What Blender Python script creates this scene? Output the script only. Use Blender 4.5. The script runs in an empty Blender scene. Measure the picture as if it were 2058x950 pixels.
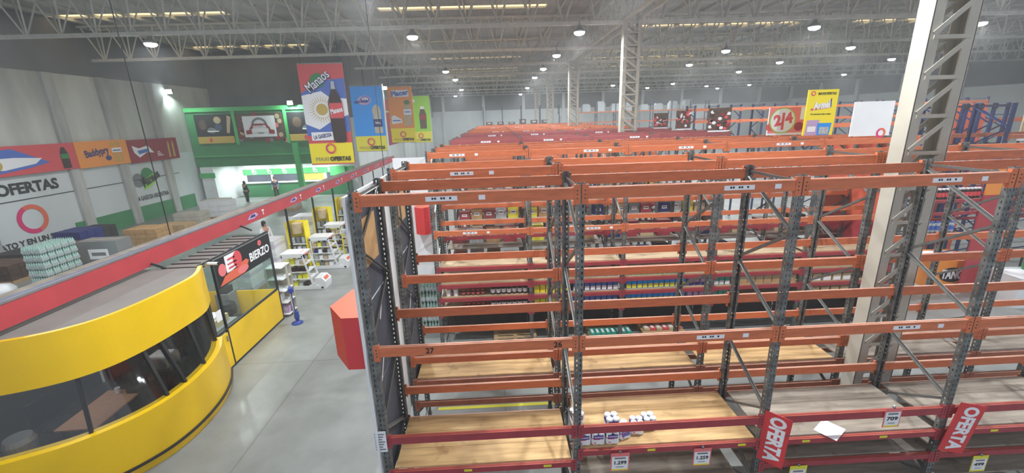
import bpy, bmesh, math, random
from mathutils import Vector, Matrix
random.seed(7)
S = bpy.context.scene
COL = S.collection
H = 6.0                                   # eye height above the hall floor

# ------------------------------------------------------------------ camera
cam_d = bpy.data.cameras.new('camera')
cam = bpy.data.objects.new('camera', cam_d)
COL.objects.link(cam)
cam_d.sensor_width = 36.0
cam_d.lens = 845.3 / 2058.0 * 36.0
cam_d.clip_end = 400
PITCH, YAW, ROLL = 0.2749, 0.0327, 0.0312
cy, sy, cp, sp = math.cos(YAW), math.sin(YAW), math.cos(PITCH), math.sin(PITCH)
fwd = Vector((sy * cp, cy * cp, -sp)); rt = Vector((cy, -sy, 0)); dn = fwd.cross(rt)
cr, sr = math.cos(ROLL), math.sin(ROLL)
rt2 = rt * cr + dn * sr; dn2 = -rt * sr + dn * cr
cam.matrix_world = Matrix(((rt2.x, -dn2.x, -fwd.x, 0), (rt2.y, -dn2.y, -fwd.y, 0), (rt2.z, -dn2.z, -fwd.z, H), (0, 0, 0, 1)))
S.camera = cam

# ------------------------------------------------------------------ world, exposure
w = bpy.data.worlds.new('daylight'); S.world = w; w.use_nodes = True
w.node_tree.nodes['Background'].inputs[0].default_value = (0.80, 0.87, 1.0, 1)
w.node_tree.nodes['Background'].inputs[1].default_value = 0.8
S.view_settings.view_transform = 'Standard'
S.view_settings.look = 'None'
S.view_settings.gamma = 1
S.view_settings.use_curve_mapping = False
S.view_settings.exposure = 0.0
LAMP_POWER = 250.0
S.cycles.use_denoising = True
S.cycles.adaptive_threshold = 0.025
S.cycles.max_bounces = 4
S.cycles.volume_bounces = 0
S.cycles.transparent_max_bounces = 24

# ------------------------------------------------------------------ materials
def lin(c):
    return tuple(((v / 12.92) if v <= 0.04045 else ((v + 0.055) / 1.055) ** 2.4) for v in (x / 255.0 for x in c))
MATS = {}
def mat(name, c, rough=0.6, metal=0.0, noise=0.0, nscale=6.0, emit=0.0, dust=None, dust_amt=0.7, stretch=None, bump=0.0):
    if name in MATS: return MATS[name]
    m = bpy.data.materials.new(name); m.use_nodes = True; nt = m.node_tree; n = nt.nodes; L = nt.links
    b = n['Principled BSDF']
    col = lin(c)
    b.inputs['Base Color'].default_value = (*col, 1); b.inputs['Roughness'].default_value = rough
    b.inputs['Metallic'].default_value = metal
    out = None
    if noise > 0:
        tc = n.new('ShaderNodeTexCoord'); mp = n.new('ShaderNodeMapping'); L.new(tc.outputs['Object'], mp.inputs[0])
        if stretch: mp.inputs['Scale'].default_value = stretch
        nz = n.new('ShaderNodeTexNoise'); nz.inputs['Scale'].default_value = nscale; nz.inputs['Detail'].default_value = 6
        L.new(mp.outputs[0], nz.inputs['Vector'])
        rp = n.new('ShaderNodeValToRGB')
        rp.color_ramp.elements[0].position = 0.3; rp.color_ramp.elements[1].position = 0.7
        rp.color_ramp.elements[0].color = (*[max(0, v * (1 - noise)) for v in col], 1)
        rp.color_ramp.elements[1].color = (*[min(1, v * (1 + noise * 0.6)) for v in col], 1)
        L.new(nz.outputs['Fac'], rp.inputs[0]); out = rp.outputs[0]
        if bump > 0:
            bp = n.new('ShaderNodeBump'); bp.inputs['Strength'].default_value = bump
            L.new(nz.outputs['Fac'], bp.inputs['Height']); L.new(bp.outputs[0], b.inputs['Normal'])
    if dust:
        g = n.new('ShaderNodeNewGeometry'); sx = n.new('ShaderNodeSeparateXYZ'); L.new(g.outputs['True Normal'], sx.inputs[0])
        mr = n.new('ShaderNodeMapRange'); mr.inputs[1].default_value = 0.6; mr.inputs[2].default_value = 0.95
        mr.inputs[4].default_value = dust_amt
        L.new(sx.outputs['Z'], mr.inputs[0])
        mx = n.new('ShaderNodeMix'); mx.data_type = 'RGBA'
        L.new(mr.outputs[0], mx.inputs[0])
        if out: L.new(out, mx.inputs[6])
        else: mx.inputs[6].default_value = (*col, 1)
        mx.inputs[7].default_value = (*lin(dust), 1); out = mx.outputs[2]
    if out: L.new(out, b.inputs['Base Color'])
    if emit > 0:
        b.inputs['Emission Color'].default_value = (*col, 1); b.inputs['Emission Strength'].default_value = emit
    MATS[name] = m
    return m

def holes_mat(name, c, c2):
    """perforated rack upright: real see-through punch holes, laid out in the post's own coordinates"""
    m = bpy.data.materials.new(name); m.use_nodes = True; nt = m.node_tree; n = nt.nodes; L = nt.links
    b = n['Principled BSDF']; o = n['Material Output']
    tc = n.new('ShaderNodeTexCoord'); s = n.new('ShaderNodeSeparateXYZ'); L.new(tc.outputs['Object'], s.inputs[0])
    def mth(op, a, v=None, v2=None):
        k = n.new('ShaderNodeMath'); k.operation = op
        if hasattr(a, 'links'): L.new(a, k.inputs[0])
        else: k.inputs[0].default_value = a
        if v is not None:
            if hasattr(v, 'links'): L.new(v, k.inputs[1])
            else: k.inputs[1].default_value = v
        return k.outputs[0]
    fz = mth('ABSOLUTE', mth('SUBTRACT', mth('FRACT', mth('DIVIDE', s.outputs['Z'], 0.075)), 0.5))
    zok = mth('LESS_THAN', fz, 0.22)
    ax = mth('ABSOLUTE', mth('SUBTRACT', mth('ABSOLUTE', s.outputs['X']), 0.024))
    xok = mth('LESS_THAN', ax, 0.0075)
    front = mth('LESS_THAN', s.outputs['Y'], -0.031)
    a = mth('MULTIPLY', mth('MULTIPLY', zok, xok), front)
    ay = mth('LESS_THAN', mth('ABSOLUTE', mth('SUBTRACT', s.outputs['Y'], -0.004)), 0.008)
    side = mth('GREATER_THAN', mth('ABSOLUTE', s.outputs['X']), 0.043)
    b2 = mth('MULTIPLY', mth('MULTIPLY', zok, ay), side)
    hole = mth('MAXIMUM', a, b2)
    nz = n.new('ShaderNodeTexNoise'); nz.inputs['Scale'].default_value = 9; nz.inputs['Detail'].default_value = 6
    L.new(tc.outputs['Object'], nz.inputs['Vector'])
    rp = n.new('ShaderNodeValToRGB'); rp.color_ramp.elements[0].position = .35; rp.color_ramp.elements[1].position = .65
    rp.color_ramp.elements[0].color = (*lin(c2), 1); rp.color_ramp.elements[1].color = (*lin(c), 1)
    L.new(nz.outputs['Fac'], rp.inputs[0]); L.new(rp.outputs[0], b.inputs['Base Color'])
    b.inputs['Roughness'].default_value = .5; b.inputs['Metallic'].default_value = .35
    t = n.new('ShaderNodeBsdfTransparent'); mx = n.new('ShaderNodeMixShader')
    L.new(hole, mx.inputs[0]); L.new(b.outputs[0], mx.inputs[1]); L.new(t.outputs[0], mx.inputs[2]); L.new(mx.outputs[0], o.inputs[0])
    return m

def glass_mat(name, tint, gloss=0.08):
    m = bpy.data.materials.new(name); m.use_nodes = True; nt = m.node_tree; n = nt.nodes; L = nt.links
    o = n['Material Output']; n.remove(n['Principled BSDF'])
    t = n.new('ShaderNodeBsdfTransparent'); t.inputs[0].default_value = (*tint, 1)
    g = n.new('ShaderNodeBsdfGlossy'); g.inputs['Roughness'].default_value = .03
    mx = n.new('ShaderNodeMixShader'); mx.inputs[0].default_value = gloss; L.new(t.outputs[0], mx.inputs[1]); L.new(g.outputs[0], mx.inputs[2])
    L.new(mx.outputs[0], o.inputs[0]); return m

DUST = (196, 168, 150)
M_OR = mat('orange rack paint', (208, 112, 68), .5, 0, .16, 5, dust=DUST, dust_amt=.6, stretch=(1, 4, 4))
M_OR2 = mat('rusty orange rack paint', (172, 98, 68), .55, 0, .2, 5, dust=DUST, dust_amt=.5)
M_RD = mat('dark red rack paint', (162, 58, 66), .5, 0, .15, 5, dust=(200, 110, 80), dust_amt=.5)
M_RD2 = mat('deep red rack paint', (150, 70, 70), .5, 0, .15, 5, dust=DUST, dust_amt=.4)
M_POST = holes_mat('perforated grey steel', (124, 127, 124), (86, 87, 84))
M_POSTF = mat('grey steel upright', (106, 108, 106), .5, .3, .25, 6)
M_BR = mat('grey steel brace', (112, 112, 109), .45, .4, .2, 8, dust=(170, 168, 162), dust_amt=.5)
M_BLUE = mat('blue rack steel', (44, 52, 92), .5, .1, .2, 6)
M_WHITE = mat('white board', (228, 230, 230), .5, 0, .04, 3)
M_PAPER = mat('white paper', (236, 236, 238), .7)
M_BLACK = mat('black print', (24, 24, 26), .6)
M_DGREY = mat('dark grey panel', (70, 74, 84), .7, 0, .15, 2)
M_MGREY = mat('mid grey', (120, 122, 124), .6, 0, .1)
M_YEL = mat('yellow paint', (240, 196, 0), .35, 0, .05, 1.2)
M_YELP = mat('yellow print', (246, 226, 30), .6)
M_YELG = mat('greenish yellow print', (226, 220, 60), .6)
M_REDP = mat('red print', (214, 78, 82), .55)
M_REDS = mat('bright red panel', (214, 58, 62), .5)
M_SALM = mat('orange red panel', (222, 104, 74), .5)
M_MAROON = mat('maroon print', (150, 28, 44), .6)
M_BLUEP = mat('blue print', (74, 108, 190), .55)
M_CYAN = mat('sky blue print', (26, 148, 236), .55)
M_NAVY = mat('navy print', (34, 44, 110), .55)
M_ORP = mat('orange print', (242, 150, 60), .55)
M_GRNP = mat('green print', (40, 130, 70), .55)
M_LIME = mat('lime print', (150, 214, 40), .55)
M_GOLD = mat('gold print', (196, 166, 80), .55)
M_COLA = mat('cola brown print', (52, 26, 22), .4)
M_PINK = mat('pink print', (232, 120, 120), .55)
M_MAG = mat('magenta print', (214, 40, 110), .55)
M_LILAC = mat('lilac print', (190, 160, 200), .55)
M_LILAC2 = mat('pale lilac print', (214, 206, 220), .6)
M_TEAL = mat('teal film', (60, 160, 140), .35)
M_GREEN = mat('green wall paint', (66, 136, 88), .45, 0, .08, 1)
M_GREENB = mat('bright green paint', (84, 184, 108), .45, 0, .05, 1)
M_CREAM = mat('cream column paint', (188, 183, 168), .55, 0, .12, 2.5)
M_TRUSS = mat('pale truss paint', (206, 206, 198), .55, .1, .12, 3)
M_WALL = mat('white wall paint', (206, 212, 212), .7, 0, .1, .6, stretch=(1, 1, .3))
M_WALLU = mat('weathered concrete wall', (196, 198, 190), .85, 0, .3, .7, stretch=(1, 1, .25), bump=.1)
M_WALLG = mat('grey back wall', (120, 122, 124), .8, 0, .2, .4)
M_PIL = mat('grey pilaster', (178, 178, 174), .8, 0, .35, 1.5, stretch=(1, 1, .2))
M_RAIL = mat('red fascia paint', (184, 66, 72), .4, 0, .1, 2)
M_LEDGE = mat('dusty ledge', (150, 140, 128), .9, 0, .3, 3, bump=.2)
M_ROOFD = mat('dusty kiosk roof', (140, 134, 128), .9, 0, .12, 1.5)
M_DARK = mat('dark frame', (38, 38, 40), .5)
M_SHADE = mat('dark brown shade sheet', (66, 52, 48), .8, 0, .3, 3)
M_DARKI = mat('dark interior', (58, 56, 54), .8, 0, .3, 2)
M_WOOD = mat('brown desk board', (178, 132, 100), .6, 0, .12, 6, stretch=(1, 5, 1))
M_CARD = mat('cardboard', (186, 148, 100), .8, 0, .15, 6)
M_TAN = mat('tan box', (196, 176, 140), .75, 0, .12, 6)
M_SILVER = mat('silver film', (190, 198, 200), .25, .2, .3, 14)
M_WATER = mat('clear green bottle film', (176, 206, 196), .2, .1, .35, 22)
M_LAMP = mat('lamp lens', (235, 246, 255), .4, emit=26)
M_GLOW = mat('glowing panel', (240, 246, 250), .4, emit=3)
M_ALU = mat('aluminium', (170, 172, 174), .35, .7)
M_SKIN = mat('skin', (190, 140, 116), .6)
M_HAIR = mat('dark hair', (34, 26, 24), .7)
M_CLOTH = mat('black clothing', (38, 38, 46), .8)
M_DENIM = mat('grey blue clothing', (70, 84, 110), .8)
M_BLUEPL = mat('blue plastic', (40, 62, 140), .4)
M_BROWNG = mat('brown goods', (92, 72, 58), .8, 0, .4, 8)
M_GLASS = glass_mat('clear glass', (.86, .92, .90))
M_GLASSD = glass_mat('tinted glass', (.86, .87, .86), .05)
M_SKYL = mat('translucent skylight sheet', (255, 226, 170), .5, emit=1.5)

def ply_mat(name, c, c2):
    m = bpy.data.materials.new(name); m.use_nodes = True; nt = m.node_tree; n = nt.nodes; L = nt.links
    b = n['Principled BSDF']; b.inputs['Roughness'].default_value = .6
    tc = n.new('ShaderNodeTexCoord'); mp = n.new('ShaderNodeMapping'); mp.inputs['Scale'].default_value = (1, 9, 1)
    L.new(tc.outputs['Object'], mp.inputs[0])
    nz = n.new('ShaderNodeTexNoise'); nz.inputs['Scale'].default_value = 1.1; nz.inputs['Detail'].default_value = 8; nz.inputs['Distortion'].default_value = .5
    L.new(mp.outputs[0], nz.inputs['Vector'])
    rp = n.new('ShaderNodeValToRGB'); rp.color_ramp.elements[0].position = .3; rp.color_ramp.elements[1].position = .62
    rp.color_ramp.elements[0].color = (*lin(c2), 1); rp.color_ramp.elements[1].color = (*lin(c), 1)
    L.new(nz.outputs['Fac'], rp.inputs[0])
    n2 = n.new('ShaderNodeTexNoise'); n2.inputs['Scale'].default_value = 2.2; n2.inputs['Detail'].default_value = 5
    L.new(tc.outputs['Object'], n2.inputs['Vector'])
    r2 = n.new('ShaderNodeValToRGB'); r2.color_ramp.elements[0].position = .30; r2.color_ramp.elements[1].position = .42
    r2.color_ramp.elements[0].color = (.42, .36, .32, 1); r2.color_ramp.elements[1].color = (1, 1, 1, 1)
    L.new(n2.outputs['Fac'], r2.inputs[0])
    mx = n.new('ShaderNodeMix'); mx.data_type = 'RGBA'; mx.blend_type = 'MULTIPLY'; mx.inputs[0].default_value = .8
    L.new(rp.outputs[0], mx.inputs[6]); L.new(r2.outputs[0], mx.inputs[7]); L.new(mx.outputs[2], b.inputs['Base Color'])
    return m
M_PLY = ply_mat('plywood', (222, 184, 128), (176, 138, 88))
M_PLYG = ply_mat('grey weathered board', (168, 156, 140), (122, 112, 100))
M_PLYT = ply_mat('dull shelf ply', (196, 172, 138), (150, 130, 104))
M_PALLET = mat('pallet wood', (190, 160, 118), .8, 0, .25, 8, stretch=(1, 8, 1))

def floor_mat():
    m = bpy.data.materials.new('polished concrete floor'); m.use_nodes = True; nt = m.node_tree; n = nt.nodes; L = nt.links
    b = n['Principled BSDF']
    tc = n.new('ShaderNodeTexCoord')
    nz = n.new('ShaderNodeTexNoise'); nz.inputs['Scale'].default_value = .5; nz.inputs['Detail'].default_value = 9; nz.inputs['Roughness'].default_value = .62
    L.new(tc.outputs['Object'], nz.inputs['Vector'])
    rp = n.new('ShaderNodeValToRGB'); rp.color_ramp.elements[0].position = .32; rp.color_ramp.elements[1].position = .68
    rp.color_ramp.elements[0].color = (*lin((120, 122, 118)), 1); rp.color_ramp.elements[1].color = (*lin((152, 155, 152)), 1)
    L.new(nz.outputs['Fac'], rp.inputs[0])
    br = n.new('ShaderNodeTexBrick'); br.inputs['Scale'].default_value = .2; br.offset = 0; br.inputs['Mortar Size'].default_value = .003
    br.inputs['Color1'].default_value = (1, 1, 1, 1); br.inputs['Color2'].default_value = (.97, .97, .97, 1); br.inputs['Mortar'].default_value = (.72, .72, .72, 1)
    br.inputs['Brick Width'].default_value = 1; br.inputs['Row Height'].default_value = 1
    L.new(tc.outputs['Object'], br.inputs['Vector'])
    mx = n.new('ShaderNodeMix'); mx.data_type = 'RGBA'; mx.blend_type = 'MULTIPLY'; mx.inputs[0].default_value = 1
    L.new(rp.outputs[0], mx.inputs[6]); L.new(br.outputs[0], mx.inputs[7]); L.new(mx.outputs[2], b.inputs['Base Color'])
    n2 = n.new('ShaderNodeTexNoise'); n2.inputs['Scale'].default_value = 1.7; n2.inputs['Detail'].default_value = 5
    L.new(tc.outputs['Object'], n2.inputs['Vector'])
    mr = n.new('ShaderNodeMapRange'); mr.inputs[3].default_value = .22; mr.inputs[4].default_value = .5
    L.new(n2.outputs['Fac'], mr.inputs[0]); L.new(mr.outputs[0], b.inputs['Roughness'])
    return m
M_FLOOR = floor_mat()

def roof_mat():
    m = bpy.data.materials.new('ribbed roof sheet'); m.use_nodes = True; nt = m.node_tree; n = nt.nodes; L = nt.links
    b = n['Principled BSDF']; b.inputs['Roughness'].default_value = .6; b.inputs['Metallic'].default_value = .1
    tc = n.new('ShaderNodeTexCoord')
    wv = n.new('ShaderNodeTexWave'); wv.bands_direction = 'X'; wv.inputs['Scale'].default_value = 1.6; L.new(tc.outputs['Object'], wv.inputs['Vector'])
    nz = n.new('ShaderNodeTexNoise'); nz.inputs['Scale'].default_value = .35; nz.inputs['Detail'].default_value = 6; L.new(tc.outputs['Object'], nz.inputs['Vector'])
    rp = n.new('ShaderNodeValToRGB'); rp.color_ramp.elements[0].color = (*lin((160, 161, 161)), 1); rp.color_ramp.elements[1].color = (*lin((204, 206, 206)), 1)
    rp.color_ramp.elements[0].position = .3; rp.color_ramp.elements[1].position = .7
    L.new(nz.outputs['Fac'], rp.inputs[0]); L.new(rp.outputs[0], b.inputs['Base Color'])
    bp = n.new('ShaderNodeBump'); bp.inputs['Strength'].default_value = .5; bp.inputs['Distance'].default_value = .05
    L.new(wv.outputs['Fac'], bp.inputs['Height']); L.new(bp.outputs[0], b.inputs['Normal'])
    return m
M_ROOF = roof_mat()

# ------------------------------------------------------------------ mesh helpers
class MB:
    def __init__(self): self.v = []; self.f = []; self.mi = []; self.mats = []; self.smooth = False
    def _m(self, m):
        if m is None: return 0
        if m not in self.mats: self.mats.append(m)
        return self.mats.index(m)
    def poly(self, pts, m=None):
        k = len(self.v); self.v += [tuple(p) for p in pts]; self.f.append(tuple(range(k, k + len(pts)))); self.mi.append(self._m(m)); return self
    def box(self, c, s, m=None, rz=0.0, M=None):
        k = len(self.v); hx, hy, hz = s[0] / 2, s[1] / 2, s[2] / 2
        R = Matrix.Rotation(rz, 3, 'Z') if M is None else M
        for z in (-hz, hz):
            for x, y in ((-hx, -hy), (hx, -hy), (hx, hy), (-hx, hy)):
                p = R @ Vector((x, y, z)); self.v.append((c[0] + p.x, c[1] + p.y, c[2] + p.z))
        i = self._m(m)
        for q in ((0, 3, 2, 1), (4, 5, 6, 7), (0, 1, 5, 4), (1, 2, 6, 5), (2, 3, 7, 6), (3, 0, 4, 7)):
            self.f.append(tuple(k + a for a in q)); self.mi.append(i)
        return self
    def bar(self, p, q, w_, h_, m=None, up=(0, 0, 1)):
        p = Vector(p); q = Vector(q); d = (q - p); l = d.length; d.normalize()
        u = Vector(up)
        if abs(d.dot(u)) > .98: u = Vector((0, 1, 0))
        s = d.cross(u).normalized(); u = s.cross(d).normalized()
        R = Matrix((d, s, u)).transposed()
        return self.box((p + q) / 2, (l, w_, h_), m, M=R)
    def angle(self, p, q, w_, t, m=None, up=(0, 0, 1)):
        """L-section bar"""
        p = Vector(p); q = Vector(q); d = (q - p).normalized(); u = Vector(up)
        if abs(d.dot(u)) > .98: u = Vector((0, 1, 0))
        s = d.cross(u).normalized(); u = s.cross(d).normalized()
        self.bar(p + u * (w_ / 2), q + u * (w_ / 2), t, w_, m, up); self.bar(p + s * (w_ / 2), q + s * (w_ / 2), w_, t, m, up); return self
    def tube(self, p, q, r, m=None, n=8, r2=None, cap=True):
        p = Vector(p); q = Vector(q); d = (q - p).normalized(); u = Vector((0, 0, 1))
        if abs(d.dot(u)) > .98: u = Vector((1, 0, 0))
        s = d.cross(u).normalized(); u = s.cross(d)
        r2 = r if r2 is None else r2; k = len(self.v); i = self._m(m)
        for c, rr in ((p, r), (q, r2)):
            for j in range(n):
                a = 2 * math.pi * j / n; self.v.append(tuple(c + s * math.cos(a) * rr + u * math.sin(a) * rr))
        for j in range(n):
            self.f.append((k + j, k + (j + 1) % n, k + n + (j + 1) % n, k + n + j)); self.mi.append(i)
        if cap:
            self.f.append(tuple(k + j for j in reversed(range(n)))); self.mi.append(i)
            self.f.append(tuple(k + n + j for j in range(n))); self.mi.append(i)
        return self
    def lathe(self, c, prof, m=None, n=12):
        k = len(self.v); i = self._m(m)
        for r, z in prof:
            for j in range(n):
                a = 2 * math.pi * j / n; self.v.append((c[0] + r * math.cos(a), c[1] + r * math.sin(a), c[2] + z))
        for a_ in range(len(prof) - 1):
            for j in range(n):
                self.f.append((k + a_ * n + j, k + a_ * n + (j + 1) % n, k + (a_ + 1) * n + (j + 1) % n, k + (a_ + 1) * n + j)); self.mi.append(i)
        self.f.append(tuple(k + j for j in reversed(range(n)))); self.mi.append(i)
        e = k + (len(prof) - 1) * n
        self.f.append(tuple(e + j for j in range(n))); self.mi.append(i)
        return self
    def prism(self, pts, z0, z1, m=None):
        """vertical prism over a ccw outline"""
        n = len(pts); k = len(self.v); i = self._m(m)
        for z in (z0, z1):
            for p in pts: self.v.append((p[0], p[1], z))
        self.f.append(tuple(k + j for j in reversed(range(n)))); self.mi.append(i)
        self.f.append(tuple(k + n + j for j in range(n))); self.mi.append(i)
        for j in range(n):
            self.f.append((k + j, k + (j + 1) % n, k + n + (j + 1) % n, k + n + j)); self.mi.append(i)
        return self
    def mesh(self, name, m=None):
        me = bpy.data.meshes.new(name); me.from_pydata(self.v, [], self.f)
        ms = self.mats or ([m] if m else [])
        for x in ms: me.materials.append(x)
        if self.mats:
            me.polygons.foreach_set('material_index', self.mi)
        if self.smooth: me.polygons.foreach_set('use_smooth', [True] * len(me.polygons))
        me.update(); return me
    def build(self, name, m=None, parent=None, loc=None):
        return obj(name, self.mesh(name, m), parent, loc)

def obj(name, me, parent=None, loc=None, rz=0.0):
    o = bpy.data.objects.new(name, me); COL.objects.link(o)
    if parent is not None: o.parent = parent
    if loc is not None: o.location = loc
    if rz: o.rotation_euler[2] = rz
    return o
def tag(o, label, cat, group=None, kind=None):
    o['label'] = label; o['category'] = cat
    if group: o['group'] = group
    if kind: o['kind'] = kind
    return o
def thing(name, label, cat, loc=(0, 0, 0), rz=0.0, group=None):
    o = bpy.data.objects.new(name, None); COL.objects.link(o); o.empty_display_size = .1
    o.location = loc; o.rotation_euler[2] = rz
    return tag(o, label, cat, group)
def struct(o): o['kind'] = 'structure'; return o
def dup(root, loc, label=None, rz=None):
    r = root.copy(); COL.objects.link(r); r.location = loc
    if rz is not None: r.rotation_euler[2] = rz
    if label: r['label'] = label
    for ch in list(root.children):
        c = ch.copy(); COL.objects.link(c); c.parent = r
        for g in list(ch.children):
            d = g.copy(); COL.objects.link(d); d.parent = c
    return r

FONT_CACHE = {}
def text_mesh(s, size, bold=0.0, ext=.002, shear=0.0, align='CENTER'):
    cu = bpy.data.curves.new('lettering', 'FONT'); cu.body = s; cu.size = size; cu.offset = bold * size; cu.extrude = ext
    cu.align_x = align; cu.align_y = 'CENTER'; cu.shear = shear; cu.resolution_u = 3
    o = bpy.data.objects.new('lettering', cu); COL.objects.link(o)
    bpy.context.view_layer.update()
    me = bpy.data.meshes.new_from_object(o.evaluated_get(bpy.context.evaluated_depsgraph_get()))
    bpy.data.objects.remove(o); bpy.data.curves.remove(cu)
    return me

class Art:
    """flat printed work on a real panel: origin o, u right, v up, n towards the viewer"""
    def __init__(self, o, u, v, wd, ht):
        self.o = Vector(o); self.u = Vector(u).normalized(); self.v = Vector(v).normalized(); self.n = self.u.cross(self.v).normalized()
        self.w = wd; self.h = ht; self.mb = MB(); self.step = .004; self.kids = []
    def P(self, a, b, l=0): return self.o + self.u * a * self.w + self.v * b * self.h + self.n * (l * self.step)
    def slab(self, t, m):
        c = [self.P(0, 0), self.P(1, 0), self.P(1, 1), self.P(0, 1)]; back = [p - self.n * t for p in c]
        self.mb.poly(c, m); self.mb.poly(list(reversed(back)), m)
        for i in range(4): j = (i + 1) % 4; self.mb.poly([c[j], c[i], back[i], back[j]], m)
        return self
    def shape(self, pts, m, l=1): self.mb.poly([self.P(a, b, l) for a, b in pts], m); return self
    def rect(self, a, b, c, d, m, l=1): return self.shape([(a, b), (c, b), (c, d), (a, d)], m, l)
    def ell(self, a, b, ra, rb, m, l=1, n=20, rot=0.0):
        pts = []
        for j in range(n):
            t = 2 * math.pi * j / n; x = math.cos(t) * ra * self.w; y = math.sin(t) * rb * self.h
            pts.append((a + (x * math.cos(rot) - y * math.sin(rot)) / self.w, b + (x * math.sin(rot) + y * math.cos(rot)) / self.h))
        return self.shape(pts, m, l)
    def ring(self, a, b, R, r, m, l=1, n=28, m2=None):
        for j in range(n):
            t0 = 2 * math.pi * j / n; t1 = 2 * math.pi * (j + 1) / n
            q = [(a + math.cos(t) * rr / self.w, b + math.sin(t) * rr / self.h) for t, rr in ((t0, r), (t0, R), (t1, R), (t1, r))]
            self.shape(q, (m2 if (m2 and n * .3 < j < n * .8) else m), l)
        return self
    def text(self, s, a, b, size, m, bold=.02, rot=0.0, l=2, name='lettering', shear=0.0, wfit=None, align='CENTER'):
        me = text_mesh(s, size, bold, .001, shear, align); me.materials.append(m)
        sx = 1.0
        if wfit:
            xs = [v.co.x for v in me.vertices]; sx = wfit * self.w / max(1e-6, max(xs) - min(xs))
        R = Matrix((self.u, self.v, self.n)).transposed() @ Matrix.Rotation(rot, 3, 'Z') @ Matrix.Diagonal((sx, 1, 1))
        p = self.P(a, b, l)
        for v in me.vertices: v.co = R @ v.co + p
        self.kids.append((name, me)); return self
    def build(self, name, parent=None):
        o = self.mb.build(name, None, parent)
        for nm, me in self.kids: obj(nm, me, o)
        return o

# ================================================================== SETTING
XL, XR, YB, YF, ZR = -24.0, 54.0, 79.2, -1.5, 12.0
f = MB(); f.box(((XL + XR) / 2, (YB + YF) / 2, -.1), (XR - XL, YB - YF, .2)); struct(f.build('floor', M_FLOOR))

# ceiling: ribbed sheets with real openings for the skylight strips, purlins as parts
SKY = []
for y in (26.2, 36.6, 46.5, 56.5): SKY += [(-25.0 + 1.2, -14.0, y), (-6.2, 3.2, y)]
for y in (32.6, 42.0, 49.0, 57.5, 67.0): SKY += [(10.0, 22.0, y), (26.0, 32.0, y)]
SKY += [(-6.5, 3.0, 63), (10, 30, 74)]
c = MB()
bands = sorted(set([s[2] for s in SKY])); HW = .4
ys = [YF]; 
for b_ in bands: ys += [b_ - HW, b_ + HW]
ys.append(YB)
for i in range(len(ys) - 1):
    y0, y1 = ys[i], ys[i + 1]
    if i % 2 == 0: c.box(((XL + XR) / 2, (y0 + y1) / 2, ZR + .05), (XR - XL, y1 - y0, .1))
    else:
        yc = (y0 + y1) / 2; x = XL
        for s in sorted([s for s in SKY if abs(s[2] - yc) < .01]):
            if s[0] > x: c.box(((x + s[0]) / 2, yc, ZR + .05), (s[0] - x, y1 - y0, .1))
            x = s[1]
        c.box(((x + XR) / 2, yc, ZR + .05), (XR - x, y1 - y0, .1))
ceil = struct(c.build('ceiling', M_ROOF))
sk = MB()
for s in SKY: sk.box(((s[0] + s[1]) / 2, s[2], ZR + .12), (s[1] - s[0] + .1, 2 * HW + .1, .03))
sk.build('skylight_sheet', M_SKYL, ceil)
pm = None
k = 0
while True:
    x = XL + 1.0 + 1.8 * k
    if x > XR - 1: break
    if pm is None: pm = MB().box((0, (YB + YF) / 2, 0), (.07, YB - YF - .4, .16)).mesh('purlin', M_TRUSS)
    obj('purlin', pm, ceil, (x, 0, ZR - .09)); k += 1

# left wall (Y up to 34) with pilasters
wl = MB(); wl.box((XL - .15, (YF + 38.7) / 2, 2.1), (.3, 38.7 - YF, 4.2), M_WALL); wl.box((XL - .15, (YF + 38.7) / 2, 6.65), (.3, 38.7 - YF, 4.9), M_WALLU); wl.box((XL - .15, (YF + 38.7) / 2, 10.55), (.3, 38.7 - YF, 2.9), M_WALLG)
wall_left = struct(wl.build('wall_left'))
for y in (12.6, 16.4, 20.0, 25.0, 28.25, 31.9): 
    MB().box((XL + .10, y, 4.55), (.2, .6, 9.1)).build('pilaster', M_PIL, wall_left)
MB().box((XL + .05, (24.2 + 34) / 2, .5), (.08, 34 - 24.2, 1.0)).build('baseboard_left', M_GREEN); struct(bpy.data.objects['baseboard_left'])
pc = MB().box((XL + .02, 16, 2.75), (.03, 34, .04)); pc.build('conduit', M_DARK, wall_left)
# left wall further back
wf = MB(); wf.box((-11.15, 57, 3.2), (.3, 44.4, 6.4), M_WALL); wf.box((-11.15, 57, 9.2), (.3, 44.4, 5.6), M_WALLG)
wall_left2 = struct(wf.build('wall_left_far'))
for y in (44, 52, 60, 68, 76): MB().box((-10.9, y, 4.8), (.25, .5, 9.6)).build('pilaster', M_WALL, wall_left2)
ws = MB(); ws.box((-17.5, 38.6, 9.7), (13.2, .3, 4.6)); struct(ws.build('wall_corner', M_WALLG))
# back wall
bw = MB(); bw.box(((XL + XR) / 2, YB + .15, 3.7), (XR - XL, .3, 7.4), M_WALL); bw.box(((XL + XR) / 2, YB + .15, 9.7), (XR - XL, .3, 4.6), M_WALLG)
wall_back = struct(bw.build('wall_back'))
x = -9.0
while x < XR: MB().box((x, YB - .15, 5), (.5, .3, 10)).build('pilaster', M_WALL, wall_back); x += 7.2
# right wall
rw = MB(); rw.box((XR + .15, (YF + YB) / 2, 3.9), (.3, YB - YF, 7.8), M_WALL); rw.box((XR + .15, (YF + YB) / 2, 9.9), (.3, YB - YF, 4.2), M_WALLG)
wall_right = struct(rw.build('wall_right'))
y = 6.0
while y < YB: MB().box((XR - .15, y, 5), (.3, .6, 10)).build('pilaster', M_WALL, wall_right); y += 7.2

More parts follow.
